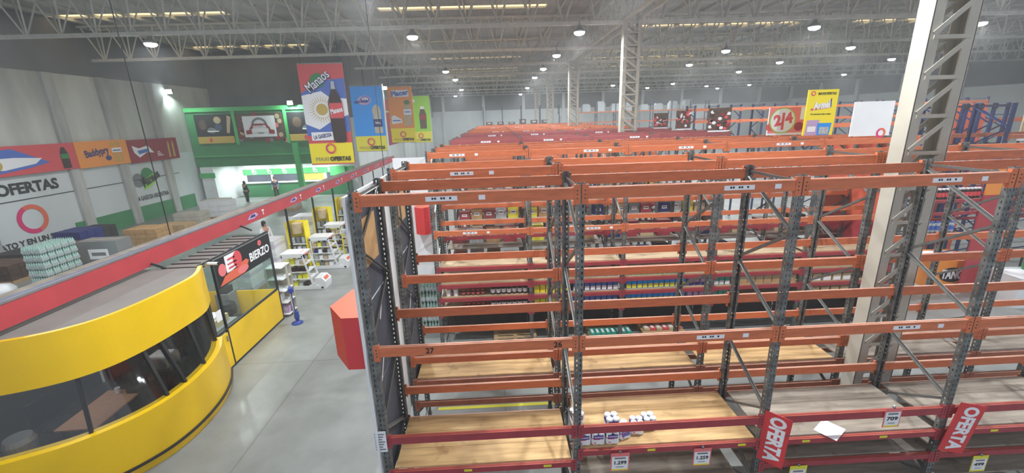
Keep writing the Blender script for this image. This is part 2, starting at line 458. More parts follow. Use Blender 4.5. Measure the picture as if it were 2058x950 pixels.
# ------------------------------------------------------------------ trusses
TY = [-.9 + 7.2 * i for i in range(1, 12)]
ZC = 10.0
def truss_parts(x0, x1):
    r = []
    r.append(('bottom_chord', MB().box(((x0 + x1) / 2, 0, ZC), (x1 - x0, .17, .15)).mesh('bottom_chord', M_TRUSS)))
    for s in (-.45, .45): r.append(('top_chord', MB().box(((x0 + x1) / 2, s, ZR - .25), (x1 - x0, .09, .1)).mesh('top_chord', M_TRUSS)))
    wb = MB(); n = int((x1 - x0) / 1.45); st = (x1 - x0) / n
    for i in range(n):
        xc = x0 + st * (i + .5)
        for s in (-.45, .45):
            wb.bar((xc - .04, 0, ZC + .03), (xc - st * .38, s, ZR - .27), .06, .06)
            wb.bar((xc + .04, 0, ZC + .03), (xc + st * .38, s, ZR - .27), .06, .06)
        wb.bar((xc - st / 2, -.45, ZR - .25), (xc - st / 2, .45, ZR - .25), .05, .05)
    r.append(('web_bracing', wb.mesh('web_bracing', M_TRUSS)))
    return r
ORD = ['nearest', 'second', 'third', 'fourth', 'fifth', 'sixth', 'seventh', 'eighth', 'ninth', 'tenth', 'eleventh']
TP = truss_parts(XL + .3, XR - .3); TPF = truss_parts(-10.6, XR - .3)
vis = 0
for i, ty in enumerate(TY):
    t = thing('roof_truss', 'pale steel lattice roof truss spanning the hall, ' + ORD[i] + ' one counting from the viewer', 'roof truss', (0, ty, 0), group='roof trusses across the hall')
    for nm, me in (TP if ty < 34 else TPF): obj(nm, me, t)
# longitudinal girder above the lattice columns
g = thing('girder', 'long pale lattice girder running into the distance on top of the lattice columns', 'girder', (6.4, 0, 0))
for dx in (-.3, .3): MB().box((dx, 38, ZC + .12), (.12, 80, .14)).build('bottom_chord', M_CREAM, g)
MB().box((0, 38, ZR - .3), (.16, 80, .12)).build('top_chord', M_TRUSS, g)
wb = MB()
for i in range(66):
    y0 = -1 + i * 1.2
    for dx in (-.3, .3):
        wb.bar((dx, y0, ZC + .15), (0, y0 + .6, ZR - .33), .04, .04); wb.bar((dx, y0 + 1.2, ZC + .15), (0, y0 + .6, ZR - .33), .04, .04)
wb.build('web_bracing', M_TRUSS, g)

# ------------------------------------------------------------------ lattice columns
def column(y, label, near=False):
    HWC, DC = (.33, .12) if near else (.39, .2)
    t = thing('lattice_column', label, 'column', (6.38, y, 0))
    top = ZC + .05
    for s in (-1, 1):
        ch = MB(); x = s * HWC
        ch.box((x, 0, top / 2), (.02, 2 * DC, top))
        for d in (-DC + .01, DC - .01): ch.box((x - s * .075, d, top / 2), (.15, .02, top))
        ch.build('chord', M_CREAM, t)
    n = int(top / (.52)); st = top / n
    for d in (-DC - .01, DC + .01):
        for i in range(n):
            z = i * st
            a, b_ = ((-HWC + .08, z + .04), (HWC - .08, z + st - .05))
            if near:
                o = MB().angle((a[0], d, a[1]), (b_[0], d, b_[1]), .065, .012, up=(0, 1, 0))
                o.build('diagonal_lace', M_CREAM, t)
                MB().angle((-HWC + .06, d, z), (HWC - .06, d, z), .05, .01, up=(0, 1, 0)).build('horizontal_lace', M_CREAM, t)
    if not near:
        lb = MB()
        for d in (-DC - .01, DC + .01):
            for i in range(n):
                z = i * st; a, b_ = ((-.3, z + st - .05), (.3, z + .04))
                lb.bar((a[0], d, a[1]), (b_[0], d, b_[1]), .07, .07); lb.bar((-.36, d, z), (.36, d, z), .06, .06)
        lb.build('lacing', M_CREAM, t)
    MB().box((0, 0, .015), (.9, .5, .03)).build('base_plate', M_CREAM, t)
column(6.22, 'large cream lattice column rising between the two nearest rack rows at right', True)
column(20.6, 'cream lattice column, tallest of those standing beyond the nearest racks')
column(35.0, 'cream lattice column, second of those standing beyond the nearest racks')
column(49.4, 'cream lattice column, third of those standing beyond the nearest racks')
column(63.8, 'cream lattice column, farthest and smallest of the row')

# ------------------------------------------------------------------ high-bay lamps
def lamp_proto():
    t = thing('high_bay_lamp', '', 'ceiling lamp', (0, 0, 0), group='high bay lamps under the trusses')
    MB().lathe((0, 0, 0), [(.24, 0), (.25, .05), (.2, .12), (.1, .2), (.07, .3)], n=16).build('housing', M_ALU, t)
    MB().lathe((0, 0, -.13), [(.10, 0), (.19, .03), (.235, .08), (.24, .128)], n=18).build('lens', M_LAMP, t)
    MB().tube((0, 0, .3), (0, 0, .45), .012, n=6).build('hanger', M_DARK, t)
    return t
lp = None
LG = [(-3.5, 20.7), (-3.6, 35.1), (-3.5, 42.3), (-4, 56.7), (-6, 71), (4, 20.6), (4, 27.8), (4, 35.1), (4, 42.3), (4.4, 56.7), (4.4, 71.2),
      (15, 20.8), (14.6, 27.8), (15.6, 35.1), (15.4, 56.6), (12.4, 71), (22.6, 27.8), (22.9, 35.1), (23.7, 42.3), (23.2, 56.6), (31.2, 63.9), (37.6, 63.9), (22.5, 64), (36.5, 71),
      (-3.5, 13.4), (4, 13.4), (15, 13.4), (23, 20.8), (-3.5, 6.2), (3.9, 6.1), (12.5, 6.2), (-15, 13.4), (-15, 20.8), (32, 35), (40, 49.5), (32, 13.4)]
def COLW(x):
    c = [-15, -4, 4, 14.4, 23, 32, 39]; return ['first', 'second', 'third', 'fourth', 'fifth', 'sixth', 'seventh'][min(range(7), key=lambda i: abs(c[i] - x))]
for i, (x, y) in enumerate(LG):
    lab = 'white high bay lamp under the %s roof truss, %s lamp column from the left' % (ORD[int(round((y + .9) / 7.2)) - 1], ORD[1:][0] if 0 else COLW(x))
    if lp is None: lp = lamp_proto(); o = lp; o.location = (x, y, 9.62); o['label'] = lab
    else: o = dup(lp, (x, y, 9.62), lab)
    ld = bpy.data.lights.new('area_light', 'AREA'); ld.shape = 'DISK'; ld.size = .45; ld.energy = LAMP_POWER; ld.color = (.93, .97, 1.0)
    lo = bpy.data.objects.new('area_light', ld); COL.objects.link(lo); lo.location = (0, 0, -.15); lo.parent = o

# ================================================================== RACKS
UM = {}
def upright(h, holes=True):
    key = (h, holes)
    if key in UM: return UM[key]
    m = MB()
    m.box((0, -.034, h / 2), (.096, .003, h)); m.box((-.0465, 0, h / 2), (.003, .068, h)); m.box((.0465, 0, h / 2), (.003, .068, h))
    m.box((-.036, .034, h / 2), (.022, .003, h)); m.box((.036, .034, h / 2), (.022, .003, h))
    m.box((0, 0, .004), (.13, .12, .008))
    UM[key] = m.mesh('upright', M_POST if holes else M_POSTF); return UM[key]
BM = {}
def beam(l, hh, mt):
    key = (round(l, 3), hh, mt.name)
    if key in BM: return BM[key]
    m = MB(); L_ = l - .10
    m.box((0, 0, 0), (L_, .05, hh), mt); m.box((0, .012, hh / 2 + .003), (L_, .026, .006), mt)
    for s in (-1, 1):
        m.box((s * (l / 2 - .045), -.022, -.01), (.075, .012, hh + .10), mt)
        m.box((s * (l / 2 - .078), -.005, -.01), (.006, .05, hh + .10), mt)
        for q in (-.045, -.0, .045): m.tube((s * (l / 2 - .045), -.028, q - .01), (s * (l / 2 - .045), -.033, q - .01), .008, M_DARK, 6)
    BM[key] = m.mesh('beam'); return BM[key]
def frame_parts(t, x, yf, yr, h, holes=True, brace=True, bluem=None):
    for y, r in ((yf, 0), (yr, math.pi)):
        me = upright(h, holes)
        if bluem:
            k_ = ('b', h)
            if k_ not in UM: UM[k_] = upright(h, False).copy(); UM[k_].materials.clear(); UM[k_].materials.append(bluem)
            me = UM[k_]
        obj('upright', me, t, (x, y, 0), r)
    if not brace: return
    zz = [5.15, 4.55, 3.9, 3.3, 2.6, 2.05, 1.4, .8, .25]
    k_ = h - 5.26
    M_ = bluem or M_BR
    a, b_ = yf + .03, yr - .03
    kk = ('br', h, round(b_ - a, 3), M_.name)
    if kk not in UM:
        L_ = []
        L_.append(MB().angle((0, a - yf, h - .1), (0, b_ - yf, h - .1), .035, .005).mesh('brace', M_))
        for i in range(len(zz) - 1):
            y0, y1 = ((b_, a) if i % 2 == 0 else (a, b_))
            L_.append(MB().angle((0, y0 - yf, zz[i] - .04 + k_), (0, y1 - yf, zz[i + 1] + .02 + k_), .035, .005).mesh('brace', M_))
        L_.append(MB().angle((0, a - yf, .2), (0, b_ - yf, .2), .035, .005).mesh('brace', M_))
        UM[kk] = L_
    for me in UM[kk]: obj('brace', me, t, (x, yf, 0))

def stickers(b, l, code, dx=-.15, face=-.0262):
    m = MB(); m.box((dx, face, .0), (.36, .002, .055), M_PAPER)
    for i, ch in enumerate((-.1, -.07, 0, .03, .1)): m.box((dx + ch, face - .0015, .004), (.022, .001, .024), M_BLACK)
    m.build('location_sticker', None, b)
    MB().box((dx + .46, face, 0), (.075, .002, .055)).build('square_sticker', M_PAPER, b)

def rack(label, x0, pitch, nb, yf, yr, h, fl, rl, holes=True, sticker=None, frames=None, bluem=None):
    """fl / rl: lists of (z, height, material, bays or None)"""
    t = thing('pallet_rack', label, 'pallet rack', (x0, yf, 0), group='orange and grey pallet racks')
    for i in range(nb + 1): frame_parts(t, i * pitch, 0, yr - yf, h, holes, True, bluem)
    for side, lv in ((0, fl), (1, rl)):
        for z, hh, mt, bays in lv:
            for b_ in (range(nb) if bays is None else bays):
                o = obj('beam', beam(pitch, hh, mt), t, ((b_ + .5) * pitch, 0 if side == 0 else yr - yf, z), 0 if side == 0 else math.pi)
                o.location.y += -.02 if side == 0 else .02
                if sticker and side == 0 and (z, b_) in sticker: stickers(o, pitch, '', sticker[(z, b_)])
    return t
X0, PW = -1.634, 2.6
Y1, Y1R, Y2, Y2R = 4.789, 5.825, 6.6125, 7.667
r1 = rack('orange beamed grey pallet rack nearest to the viewer, with red shelf beams low down', X0, PW, 4, Y1, Y1R, 5.26,
     [(5.14, .13, M_OR, None), (3.217, .13, M_OR, None), (1.88, .11, M_RD, None), (1.33, .08, M_RD, [0]), (1.50, .08, M_RD, [1, 2, 3]), (1.11, .08, M_RD, [2, 3])],
     [(5.14, .13, M_OR, None), (3.217, .13, M_OR, None), (1.88, .12, M_OR, None), (1.33, .08, M_OR2, [0]), (1.50, .08, M_OR2, [1, 2, 3]), (.62, .10, M_OR2, [1, 2, 3])],
     sticker={(5.14, 0): -.3, (5.14, 1): .55, (5.14, 2): .45, (3.217, 1): .4, (3.217, 2): .4, (3.217, 3): 0})
r2 = rack('orange beamed grey pallet rack right behind the nearest one, back to back with it', X0, PW, 5, Y2, Y2R, 5.31,
     [(5.19, .13, M_OR, None), (3.465, .13, M_OR, None), (1.95, .12, M_OR, None), (1.49, .10, M_OR2, None), (1.05, .10, M_OR2, None)],
     [(5.19, .13, M_OR, None), (3.465, .13, M_OR, None), (1.95, .12, M_OR, None), (1.49, .10, M_OR2, None), (1.05, .10, M_OR2, None)],
     sticker={(5.19, 0): -.2})
MB().box((0, 7.80, .002), (2.9, .09, .004)).build('floor_line', M_YELG, bpy.data.objects['floor'])
# numbers 27 and 26 painted on the second beam of the first bay
for s, dx in (('27', .71), ('26', 2.33)):
    me = text_mesh(s, .105, .02, .001); me.materials.append(M_BLACK)
    for v in me.vertices: v.co = Vector((v.co.x, -v.co.z, v.co.y))
    o = obj('lettering', me, r1, (dx, -.0475, 3.21))
# rows 3 and on
P3 = 2.43
red3 = [(2.28, .09, M_RD, None), (1.80, .09, M_RD, None), (1.42, .09, M_RD, None), (1.03, .09, M_RD, None)]
r3 = rack('orange and red pallet rack across the first aisle, cans on its low shelves', X0, P3, 5, 10.3, 11.35, 5.29,
     [(5.18, .13, M_OR, None), (3.24, .12, M_OR, None)] + red3, [(5.18, .13, M_OR, None), (3.24, .12, M_OR, None)] + red3,
     sticker={(5.18, 0): -.5, (5.18, 1): .3, (3.24, 0): -.3, (5.18, 2): .2, (5.18, 3): .2, (3.24, 1): .4})
for b_ in range(5): MB().box(((b_ + .5) * P3, .99, .53), (P3 - .12, .02, .9)).build('shade_sheet', M_SHADE, r3)  # dark sheets added to stand in for the shadow under the can rack
r3b = rack('pallet rack behind the can shelves, second row of the second double rack', X0, P3, 5, 12.1, 13.15, 5.29,
     [(5.18, .13, M_OR, None), (3.55, .12, M_OR, None), (2.6, .1, M_RD, None)], [(5.18, .13, M_OR, None), (3.5, .12, M_OR, None), (2.2, .09, M_RD, None), (1.4, .09, M_RD, None)],
     sticker={(5.18, 1): -.3})
DBL = ['third', 'fourth', 'fifth', 'sixth', 'seventh', 'eighth']
for i in range(6):
    y0 = 15.8 + 5.5 * i - (.75 if i == 3 else 0)
    top = M_RD2 if i in (0, 1) else M_OR
    nb = 4 if i else 4
    lv = [(5.18, .13, top, None), (3.9, .12, M_OR, None), (2.9, .10, M_RD, None), (2.2, .09, M_RD, None), (1.5, .09, M_RD, None)]
    for j, (ya, yb_) in enumerate(((y0, y0 + 1.05), (y0 + 1.8, y0 + 2.85))):
        rack(('%s half of the %s double pallet rack from the viewer, %s top beams' % (('front', 'back')[j], DBL[i], 'dark red' if top is M_RD2 else 'orange')),
             X0, PW, 4, ya, yb_, 5.29, lv, lv if i < 3 else lv[:2], holes=False, sticker={(5.18, 0): .2 * (i % 3), (5.18, 1): -.3, (5.18, 2): .3} if j == 0 else {(5.18, 1): .5, (5.18, 3): 0})
# tall storage racks at the far end and behind the signs
rk = rack('tall blue and orange storage rack standing beyond the hanging signs, empty beams', 11.2, 1.3, 13, 24.0, 25.05, 6.35,
     [(6.1, .12, M_OR, None), (5.45, .12, M_OR, None), (3.6, .12, M_OR, None)], [(6.1, .12, M_OR, None), (5.45, .12, M_OR, None)], holes=False, bluem=M_BLUE)
rk = rack('blue and orange storage rack against the far back wall of the hall', -1.5, 2.7, 12, 62.0, 63.1, 7.6,
     [(5.0, .14, M_OR, None), (6.4, .14, M_OR, [5, 6, 7, 8, 9, 10, 11]), (3.4, .14, M_OR, None)], [(5.0, .14, M_OR, None), (3.4, .14, M_OR, None)], holes=False, bluem=M_BLUE)
# right hand group beyond the cross aisle
rk = rack('blue uprighted rack at the right edge with red shelf beams and bottles on them', 13.3, 2.1, 4, 12.4, 13.45, 5.98,
     [(3.08, .09, M_RD, None), (2.68, .09, M_RD, None), (2.0, .1, M_OR2, None), (5.0, .12, M_OR2, [1, 2, 3])], [(3.08, .09, M_RD, None), (2.2, .09, M_RD, None), (5.0, .12, M_OR2, None)], holes=False, bluem=M_BLUE)
rk = rack('pallet rack with orange beams on the right, second from the right edge', 13.3, 2.6, 5, 17.0, 18.05, 5.6,
     [(5.3, .12, M_OR, None), (3.6, .12, M_OR, None), (2.6, .09, M_RD, None), (1.6, .09, M_RD, None)], [(5.3, .12, M_OR, None), (3.6, .12, M_OR, None), (2.6, .09, M_RD, None)], holes=False, bluem=M_BLUE)

# ------------------------------------------------------------------ boards lying on the beams
def board(w_, d_, mt, x, y, z, label, seams=2, t=.022):
    m = MB()
    n = seams + 1; dd = d_ / n
    for i in range(n): m.box((0, -d_ / 2 + dd * (i + .5), 0), (w_, dd - .006, t))
    o = m.build('shelf_board', mt); o.location = (x, y, z + t / 2)
    return tag(o, label, 'shelf board', 'boards laid on the rack beams')
BN = ['leftmost', 'second', 'third', 'fourth', 'fifth']
yc1 = (Y1 + Y1R) / 2; yc2 = (Y2 + Y2R) / 2
for b_ in range(4):
    z = 1.375 if b_ == 0 else 1.545
    board(PW - .16, 1.02, M_PLY if b_ < 2 else M_PLYG, X0 + (b_ + .5) * PW, yc1, z, '%s board deck in the %s bay of the nearest rack' % ('bare plywood' if b_ < 2 else 'grey weathered', BN[b_]))
for b_ in (2, 3): board(PW - .16, 1.0, M_PLYG, X0 + (b_ + .5) * PW, yc1, 1.155, 'weathered plank deck below the grey one, %s bay of the nearest rack' % BN[b_])
for b_ in range(1, 4): board(PW - .2, .98, M_PLYG, X0 + (b_ + .5) * PW, yc1, .672, 'lowest dusty deck near the floor, %s bay of the nearest rack' % BN[b_]).location.y += 0
for b_ in range(5): board(PW - .16, 1.04, M_PLY if b_ < 3 else M_PLYG, X0 + (b_ + .5) * PW, yc2, 1.545, '%s deck in the %s bay of the rack behind the nearest one' % ('pale plywood' if b_ < 3 else 'grey board', BN[b_]))
for b_ in range(5):
    for z, nm in ((2.33, 'upper'), (1.85, 'second'), (1.47, 'third'), (1.08, 'lowest')):
        board(P3 - .14, 1.03, M_PLYT, X0 + (b_ + .5) * P3, 10.825, z, '%s plywood shelf in the %s bay of the can rack' % (nm, BN[b_]))
for b_ in range(5): board(P3 - .14, 1.03, M_PLYG, X0 + (b_ + .5) * P3, 12.62, 2.655 if 0 else 3.62, 'high dusty board in the %s bay of the row behind the can rack' % BN[b_])
for i in range(3):
    for b_ in range(4):
        board(PW - .14, 1.03, M_PLY, X0 + (b_ + .5) * PW, 15.8 + 5.5 * i + .525, 2.955, 'plywood shelf in the %s bay of the %s double rack' % (BN[b_], DBL[i]))

# ================================================================== END PANELS OF THE NEAR RACKS
t = thing('divider_board', 'tall white board with dark inner sheets closing the end of the nearest racks', 'end panel', (X0 - .085, 0, 0))
MB().box((0, (Y1 + Y2R) / 2 - .04, 3.1), (.03, Y2R - Y1 + .1, 4.2)).build('board', M_WHITE, t)
for ya, yb_ in ((Y1 + .06, Y1R - .04), (Y2 + .06, Y2R - .04)):
    for z0, z1 in ((1.05, 2.55), (2.6, 3.75), (3.8, 5.15)):
        m = MB().box((.03, (ya + yb_) / 2, (z0 + z1) / 2), (.02, yb_ - ya, z1 - z0)); m.build('inner_sheet', M_DGREY, t)
for y, z in ((5.3, 4.55), (6.9, 4.6), (7.35, 4.65)):
    MB().box((.047, y, z), (.012, .62 if y < 6 else .3, .62)).build('cardboard_patch', M_CARD, t)
for y, z in ((5.45, 3.55), (5.2, 2.75), (7.1, 3.5), (7.2, 2.8)):
    R = Matrix.Rotation(.9, 3, 'X')
    m = MB(); m.box((.047, y, z), (.006, .4, .03), M=R); m.build('tape_strip', M_WHITE, t)
t = thing('notice_sheet', 'printed white notice sheet taped to the foot of the nearest left rack post', 'notice', (X0 - .05, Y1 - .06, 1.9))
a = Art((-.09, 0, -.17), (1, 0, 0), (0, 0, 1), .17, .33); a.slab(.002, M_PAPER)
for i, b_ in enumerate((.86, .74, .62, .5, .38, .26, .14)): a.rect(.12, b_ - .03, .88 - .1 * (i % 3), b_ + .02, M_MGREY)
a.build('sheet', t)

def wedge(name, label, pts, z0, z1):
    """red bay sign box: outline counter clockwise, seen from above"""
    t = thing(name, label, 'aisle end sign', (0, 0, 0))
    m = MB(); k = len(pts)
    m.poly([(p[0], p[1], z1) for p in pts], M_SALM); m.poly([(p[0], p[1], z0) for p in reversed(pts)], M_SALM)
    for j in range(k):
        p, q = pts[j], pts[(j + 1) % k]
        m.poly([(p[0], p[1], z0), (q[0], q[1], z0), (q[0], q[1], z1), (p[0], p[1], z1)], M_SALM if (q[0] - p[0]) < .15 else M_REDS)
    m.build('sign_box', None, t)
    return t
wedge('sign_box', 'big red wedge shaped box sign sticking into the aisle from the nearest rack',
      [(-2.25, 5.16), (-1.98, 4.79), (-1.733, 4.79), (-1.733, 7.6)], 2.97, 3.69)
t = thing('standing_board', 'white end board beside the can rack, over the stacked bottle packs', 'end board', (-2.15, 10.9, 0))
MB().box((0, 0, 3.45), (.92, .04, 3.3)).build('board', M_WHITE, t)
for s in (-.43, .43): MB().box((s, .04, 2.5), (.04, .04, 5.0)).build('post', M_POSTF, t)
wedge('sign_box', 'smaller red box sign on the white end board beside the can rack', [(-2.13, 10.882), (-2.10, 10.5), (-1.9, 10.36), (-1.7, 10.5), (-1.7, 10.882)], 3.2, 3.9)

# ================================================================== PRODUCTS
# toilet paper packs on the nearest deck
def roll_pack(loc, rz, label, blue=False):
    t = thing('toilet_paper_pack', label, 'toilet paper pack', loc, rz, 'toilet paper packs on the nearest deck')
    m = MB(); m.smooth = False
    for dx in (-.047, .047):
        for dy in (-.047, .047):
            for z in (0, .1):
                m.lathe((dx, dy, z), [(.036, .002), (.046, .012), (.046, .09), (.036, .099), (.015, .099), (.015, .092)], n=14)
    m.build('rolls', M_PAPER, t)
    c = MB()
    c.prism([(-.092, -.06), (-.06, -.095), (.06, -.095), (.092, -.06), (.092, .06), (.06, .095), (-.06, .095), (-.092, .06)], .02, .06, M_WHITE)
    c.prism([(-.093, -.06), (-.06, -.096), (.06, -.096), (.093, -.06), (.093, .06), (.06, .096), (-.06, .096), (-.093, .06)], .06, .105, M_BLUEP if blue else M_WHITE)
    c.prism([(-.093, -.06), (-.06, -.096), (.06, -.096), (.093, -.06), (.093, .06), (.06, .096), (-.06, .096), (-.093, .06)], .105, .165, M_BLUEP if blue else M_NAVY)
    c.prism([(-.0935, -.06), (-.0605, -.0965), (.02, -.0965), (.02, 0)], .095, .107, M_MAG)
    c.prism([(-.06, -.0985), (-.035, -.0985), (-.035, -.09), (-.06, -.09)], .03, .06, M_PINK)
    c.prism([(-.06, -.0985), (.06, -.0985), (.06, -.09), (-.06, -.09)], .125, .15, M_LILAC)
    c.build('wrapper', None, t)
    return t
zb = 1.569
for i, (x, y, rz) in enumerate([(1.075, 4.90, .02), (1.275, 4.90, -.03), (1.475, 4.90, .0)]):
    roll_pack((x, y, zb), rz, ('navy and white toilet paper pack, ' + ('left', 'middle', 'right')[i] + ' one of three in the front row'))
roll_pack((1.66, 4.98, zb), .3, 'light blue toilet paper pack just right of the three front packs', True)
roll_pack((1.88, 5.05, zb), -.1, 'toilet paper pack behind and right of the light blue pack')
roll_pack((2.08, 5.12, zb), .1, 'toilet paper pack at the right end of the little group')
roll_pack((1.475, 4.91, zb + .203), .05, 'toilet paper pack stacked on top of another pack')
roll_pack((1.06, 5.3, zb + .0), .1, 'toilet paper pack standing alone behind the left front pack, by the post')

# products on the can rack
def jar_proto(kind, wd, ht, cb, cl, cc):
    t = thing(kind, '', kind.replace('_', ' '), (0, 0, 0))
    if 'jar' in kind or 'can' in kind or 'bottle' in kind:
        r = wd / 2 * .92
        MB().lathe((0, 0, 0), [(r * .92, 0), (r, .01), (r, ht * .78), (r * .7, ht * .86)], n=12).build('body', cb, t)
        MB().lathe((0, 0, 0), [(r * 1.015, ht * .22), (r * 1.015, ht * .62)], n=12).build('printed_label', cl, t)
        MB().lathe((0, 0, 0), [(r * .74, ht * .86), (r * .74, ht)], n=12).build('lid', cc, t)
    else:
        m = MB(); d = wd * .8
        m.prism([(-wd * .46, -d / 2), (wd * .46, -d / 2), (wd * .46, d / 2), (-wd * .46, d / 2)], 0, ht * .92)
        m.prism([(-wd * .46, -d * .3), (wd * .46, -d * .3), (wd * .46, d * .3), (-wd * .46, d * .3)], ht * .92, ht)
        m.build('bag', cb, t)
        MB().box((0, -d / 2 - .003, ht * .27), (wd * .84, .006, ht * .42)).build('printed_label', cl, t)
    return t
def fill(kind, label, group, cols, x0, x1, y, z, wd, ht):
    p = jar_proto(kind, wd, ht, *cols); p['group'] = group; p['label'] = label
    n = int((x1 - x0) / wd); st = (x1 - x0) / n
    for i in range(n):
        loc = (x0 + st * (i + .5), y + random.uniform(-.01, .01), z)
        if i == 0: p.location = loc
        else: dup(p, loc)
zs = {'a': 1.872, 'b': 1.492, 'c': 1.102}
def bx(b_, f_): return X0 + P3 * b_ + .08 + (P3 - .16) * f_
YP = 10.42
CANS = [
 ('coffee_jar', 'dark jar with pale label', (M_COLA, M_PAPER, M_BLACK), 0, .56, 1.0, ('b', 'c'), .135, .25),
 ('soup_can', 'red topped white can', (M_PAPER, M_PAPER, M_REDP), 0, .03, .2, ('b',), .13, .22),
 ('spice_jar', 'small red capped jar', (M_COLA, M_PINK, M_REDP), 0, .22, .5, ('b', 'c'), .11, .15),
 ('flour_bag', 'yellow bag', (M_YELG, M_YELP, M_YELP), 1, .0, .42, ('b', 'c'), .15, .22),
 ('milk_powder_bag', 'blue and white pack', (M_BLUEP, M_PAPER, M_BLUEP), 1, .46, 1.0, ('b', 'c'), .14, .26),
 ('milk_powder_bag', 'blue and white pack', (M_CYAN, M_YELG, M_CYAN), 2, .02, .74, ('b', 'c'), .14, .26),
 ('detergent_bag', 'purple pack', (M_LILAC, M_NAVY, M_LILAC), 2, .76, .98, ('b', 'c'), .13, .22),
 ('detergent_bag', 'green and white pack', (M_TEAL, M_PAPER, M_TEAL), 3, .0, .2, ('b', 'c'), .14, .24),
 ('silver_pack', 'small silvery pack', (M_SILVER, M_MGREY, M_SILVER), 1, .46, 1.0, ('a',), .13, .17),
 ('silver_pack', 'small silvery pack', (M_SILVER, M_GRNP, M_SILVER), 2, .05, .72, ('a',), .13, .17),
 ('carton', 'tan carton', (M_TAN, M_CARD, M_TAN), 3, .3, 1.0, ('a', 'b'), .22, .24),
 ('carton', 'pale carton', (M_TAN, M_PAPER, M_TAN), 4, .0, .6, ('b', 'c'), .24, .22),
]
WN = {'a': 'upper', 'b': 'middle', 'c': 'lower'}
for kind, lab, cols, b_, f0, f1, rows, wd, ht in CANS:
    for r in rows:
        gl = '%s, %s red shelf, %s bay of the can rack' % (lab, WN[r], BN[b_])
        fill(kind, gl, gl, cols, bx(b_, f0), bx(b_, f1), YP, zs[r], wd, ht)

# cartons high on other racks
def carton(name, label, loc, s, mt, cat='carton', rz=0.0, group=None):
    m = MB(); m.box((0, 0, s[2] / 2), s, mt); m.box((0, 0, s[2] + .001), (s[0] * .98, .05, .004), M_TAN); m.box((0, -s[1] / 2 - .002, s[2] * .55), (s[0] * .5, .004, s[2] * .35), M_PAPER)
    m.box((0, -s[1] / 2 - .004, s[2] * .55), (s[0] * .36, .002, s[2] * .12), M_MGREY)
    o = m.build(name); o.location = loc; o.rotation_euler[2] = rz
    return tag(o, label, cat, group)
random.seed(3)
cm = [M_TAN, M_PAPER, M_RD2, M_CARD, M_BROWNG, M_TAN, M_SILVER, M_MGREY, M_CARD, M_NAVY, M_RD, M_YELG]
for i in range(3):
    for b_ in range(4):
        n = random.randint(3, 6)
        gl = 'goods in cartons on the plywood shelf, %s bay of the %s double rack' % (BN[b_], DBL[i])
        for q in range(n):
            wd = .34
            carton('carton', gl, (X0 + PW * b_ + .2 + (PW - .5) * (q + .5) / n, 15.8 + 5.5 * i + .22, 2.98), (wd, .3, random.choice([.22, .3, .36])), random.choice(cm), group=gl)
for b_ in range(5):
    gl = 'carton on the high board, %s bay of the row behind the can rack' % BN[b_]
    for q in range(3):
        carton('carton', gl, (X0 + P3 * b_ + .5 + .7 * q, 12.4, 3.643), (.45, .34, .14), random.choice([M_TAN, M_CARD, M_PAPER, M_SILVER]), group=gl)
for b_ in range(5):
    for z, nm in ((2.25, 'middle'), (1.45, 'low')):
        gl = 'goods on the %s shelf, %s bay of the row behind the can rack' % (nm, BN[b_])
        board(P3 - .14, 1.03, M_PLYG, X0 + (b_ + .5) * P3, 12.62, z - .0, '%s grey board, %s bay of the row behind the can rack' % (nm, BN[b_]))
        for q in range(4): carton('carton', gl, (X0 + P3 * b_ + .4 + .53 * q, 12.85, z + .024), (.42, .4, random.choice([.3, .4, .5])), random.choice(cm), group=gl)
for i in range(3):
    for b_ in range(4):
        for z, nm in ((2.245, 'middle'), (1.545, 'low')):
            gl = 'goods on the %s shelf, %s bay of the %s double rack' % (nm, BN[b_], DBL[i])
            board(PW - .14, 1.03, M_PLYG, X0 + (b_ + .5) * PW, 15.8 + 5.5 * i + .525, z, '%s board, %s bay of the %s double rack' % (nm, BN[b_], DBL[i]))
            for q in range(5): carton('carton', gl, (X0 + PW * b_ + .35 + .47 * q, 15.8 + 5.5 * i + .28, z + .024), (.4, .36, random.choice([.28, .36, .44])), random.choice(cm), group=gl)
BK = 0
for i in range(10):
    x = 9 + 2.1 * i
    hh_ = random.uniform(.8, 1.5); m = MB(); m.prism([(-.6, -.4), (-.5, -.45), (.5, -.45), (.6, -.4), (.6, .4), (.5, .45), (-.5, .45), (-.6, .4)], 0, hh_ * .8); m.prism([(-.5, -.35), (.45, -.38), (.5, .35), (-.45, .38)], hh_ * .8, hh_)
    o = m.build('wrapped_load', M_SILVER); o.location = (x, 62.5, 6.48 if x > 12.2 else 5.08); tag(o, 'film wrapped load on the far back rack, %s from the left' % ORD[i], 'wrapped load')
for i in range(6):
    carton('crate', 'brown crate on the far back rack, %s from its left end' % ORD[i], (-.7 + 1.6 * i, 62.5, 5.08), (.9, .8, random.uniform(.3, .7)), M_BROWNG, 'crate')
# bottles on the red shelves at right
fill('drink_bottle', 'dark bottle on the upper red shelf of the rack at the right edge', 'bottles on the upper red shelf at the right edge', (M_COLA, M_REDP, M_PAPER), 13.5, 15.2, 12.5, 3.13, .13, .34)
fill('water_bottle', 'blue bottle on the lower shelf of the rack at the right edge', 'bottles on the lower shelf at the right edge', (M_SILVER, M_BLUEP, M_BLUEP), 13.5, 14.6, 12.5, 2.06, .14, .34)

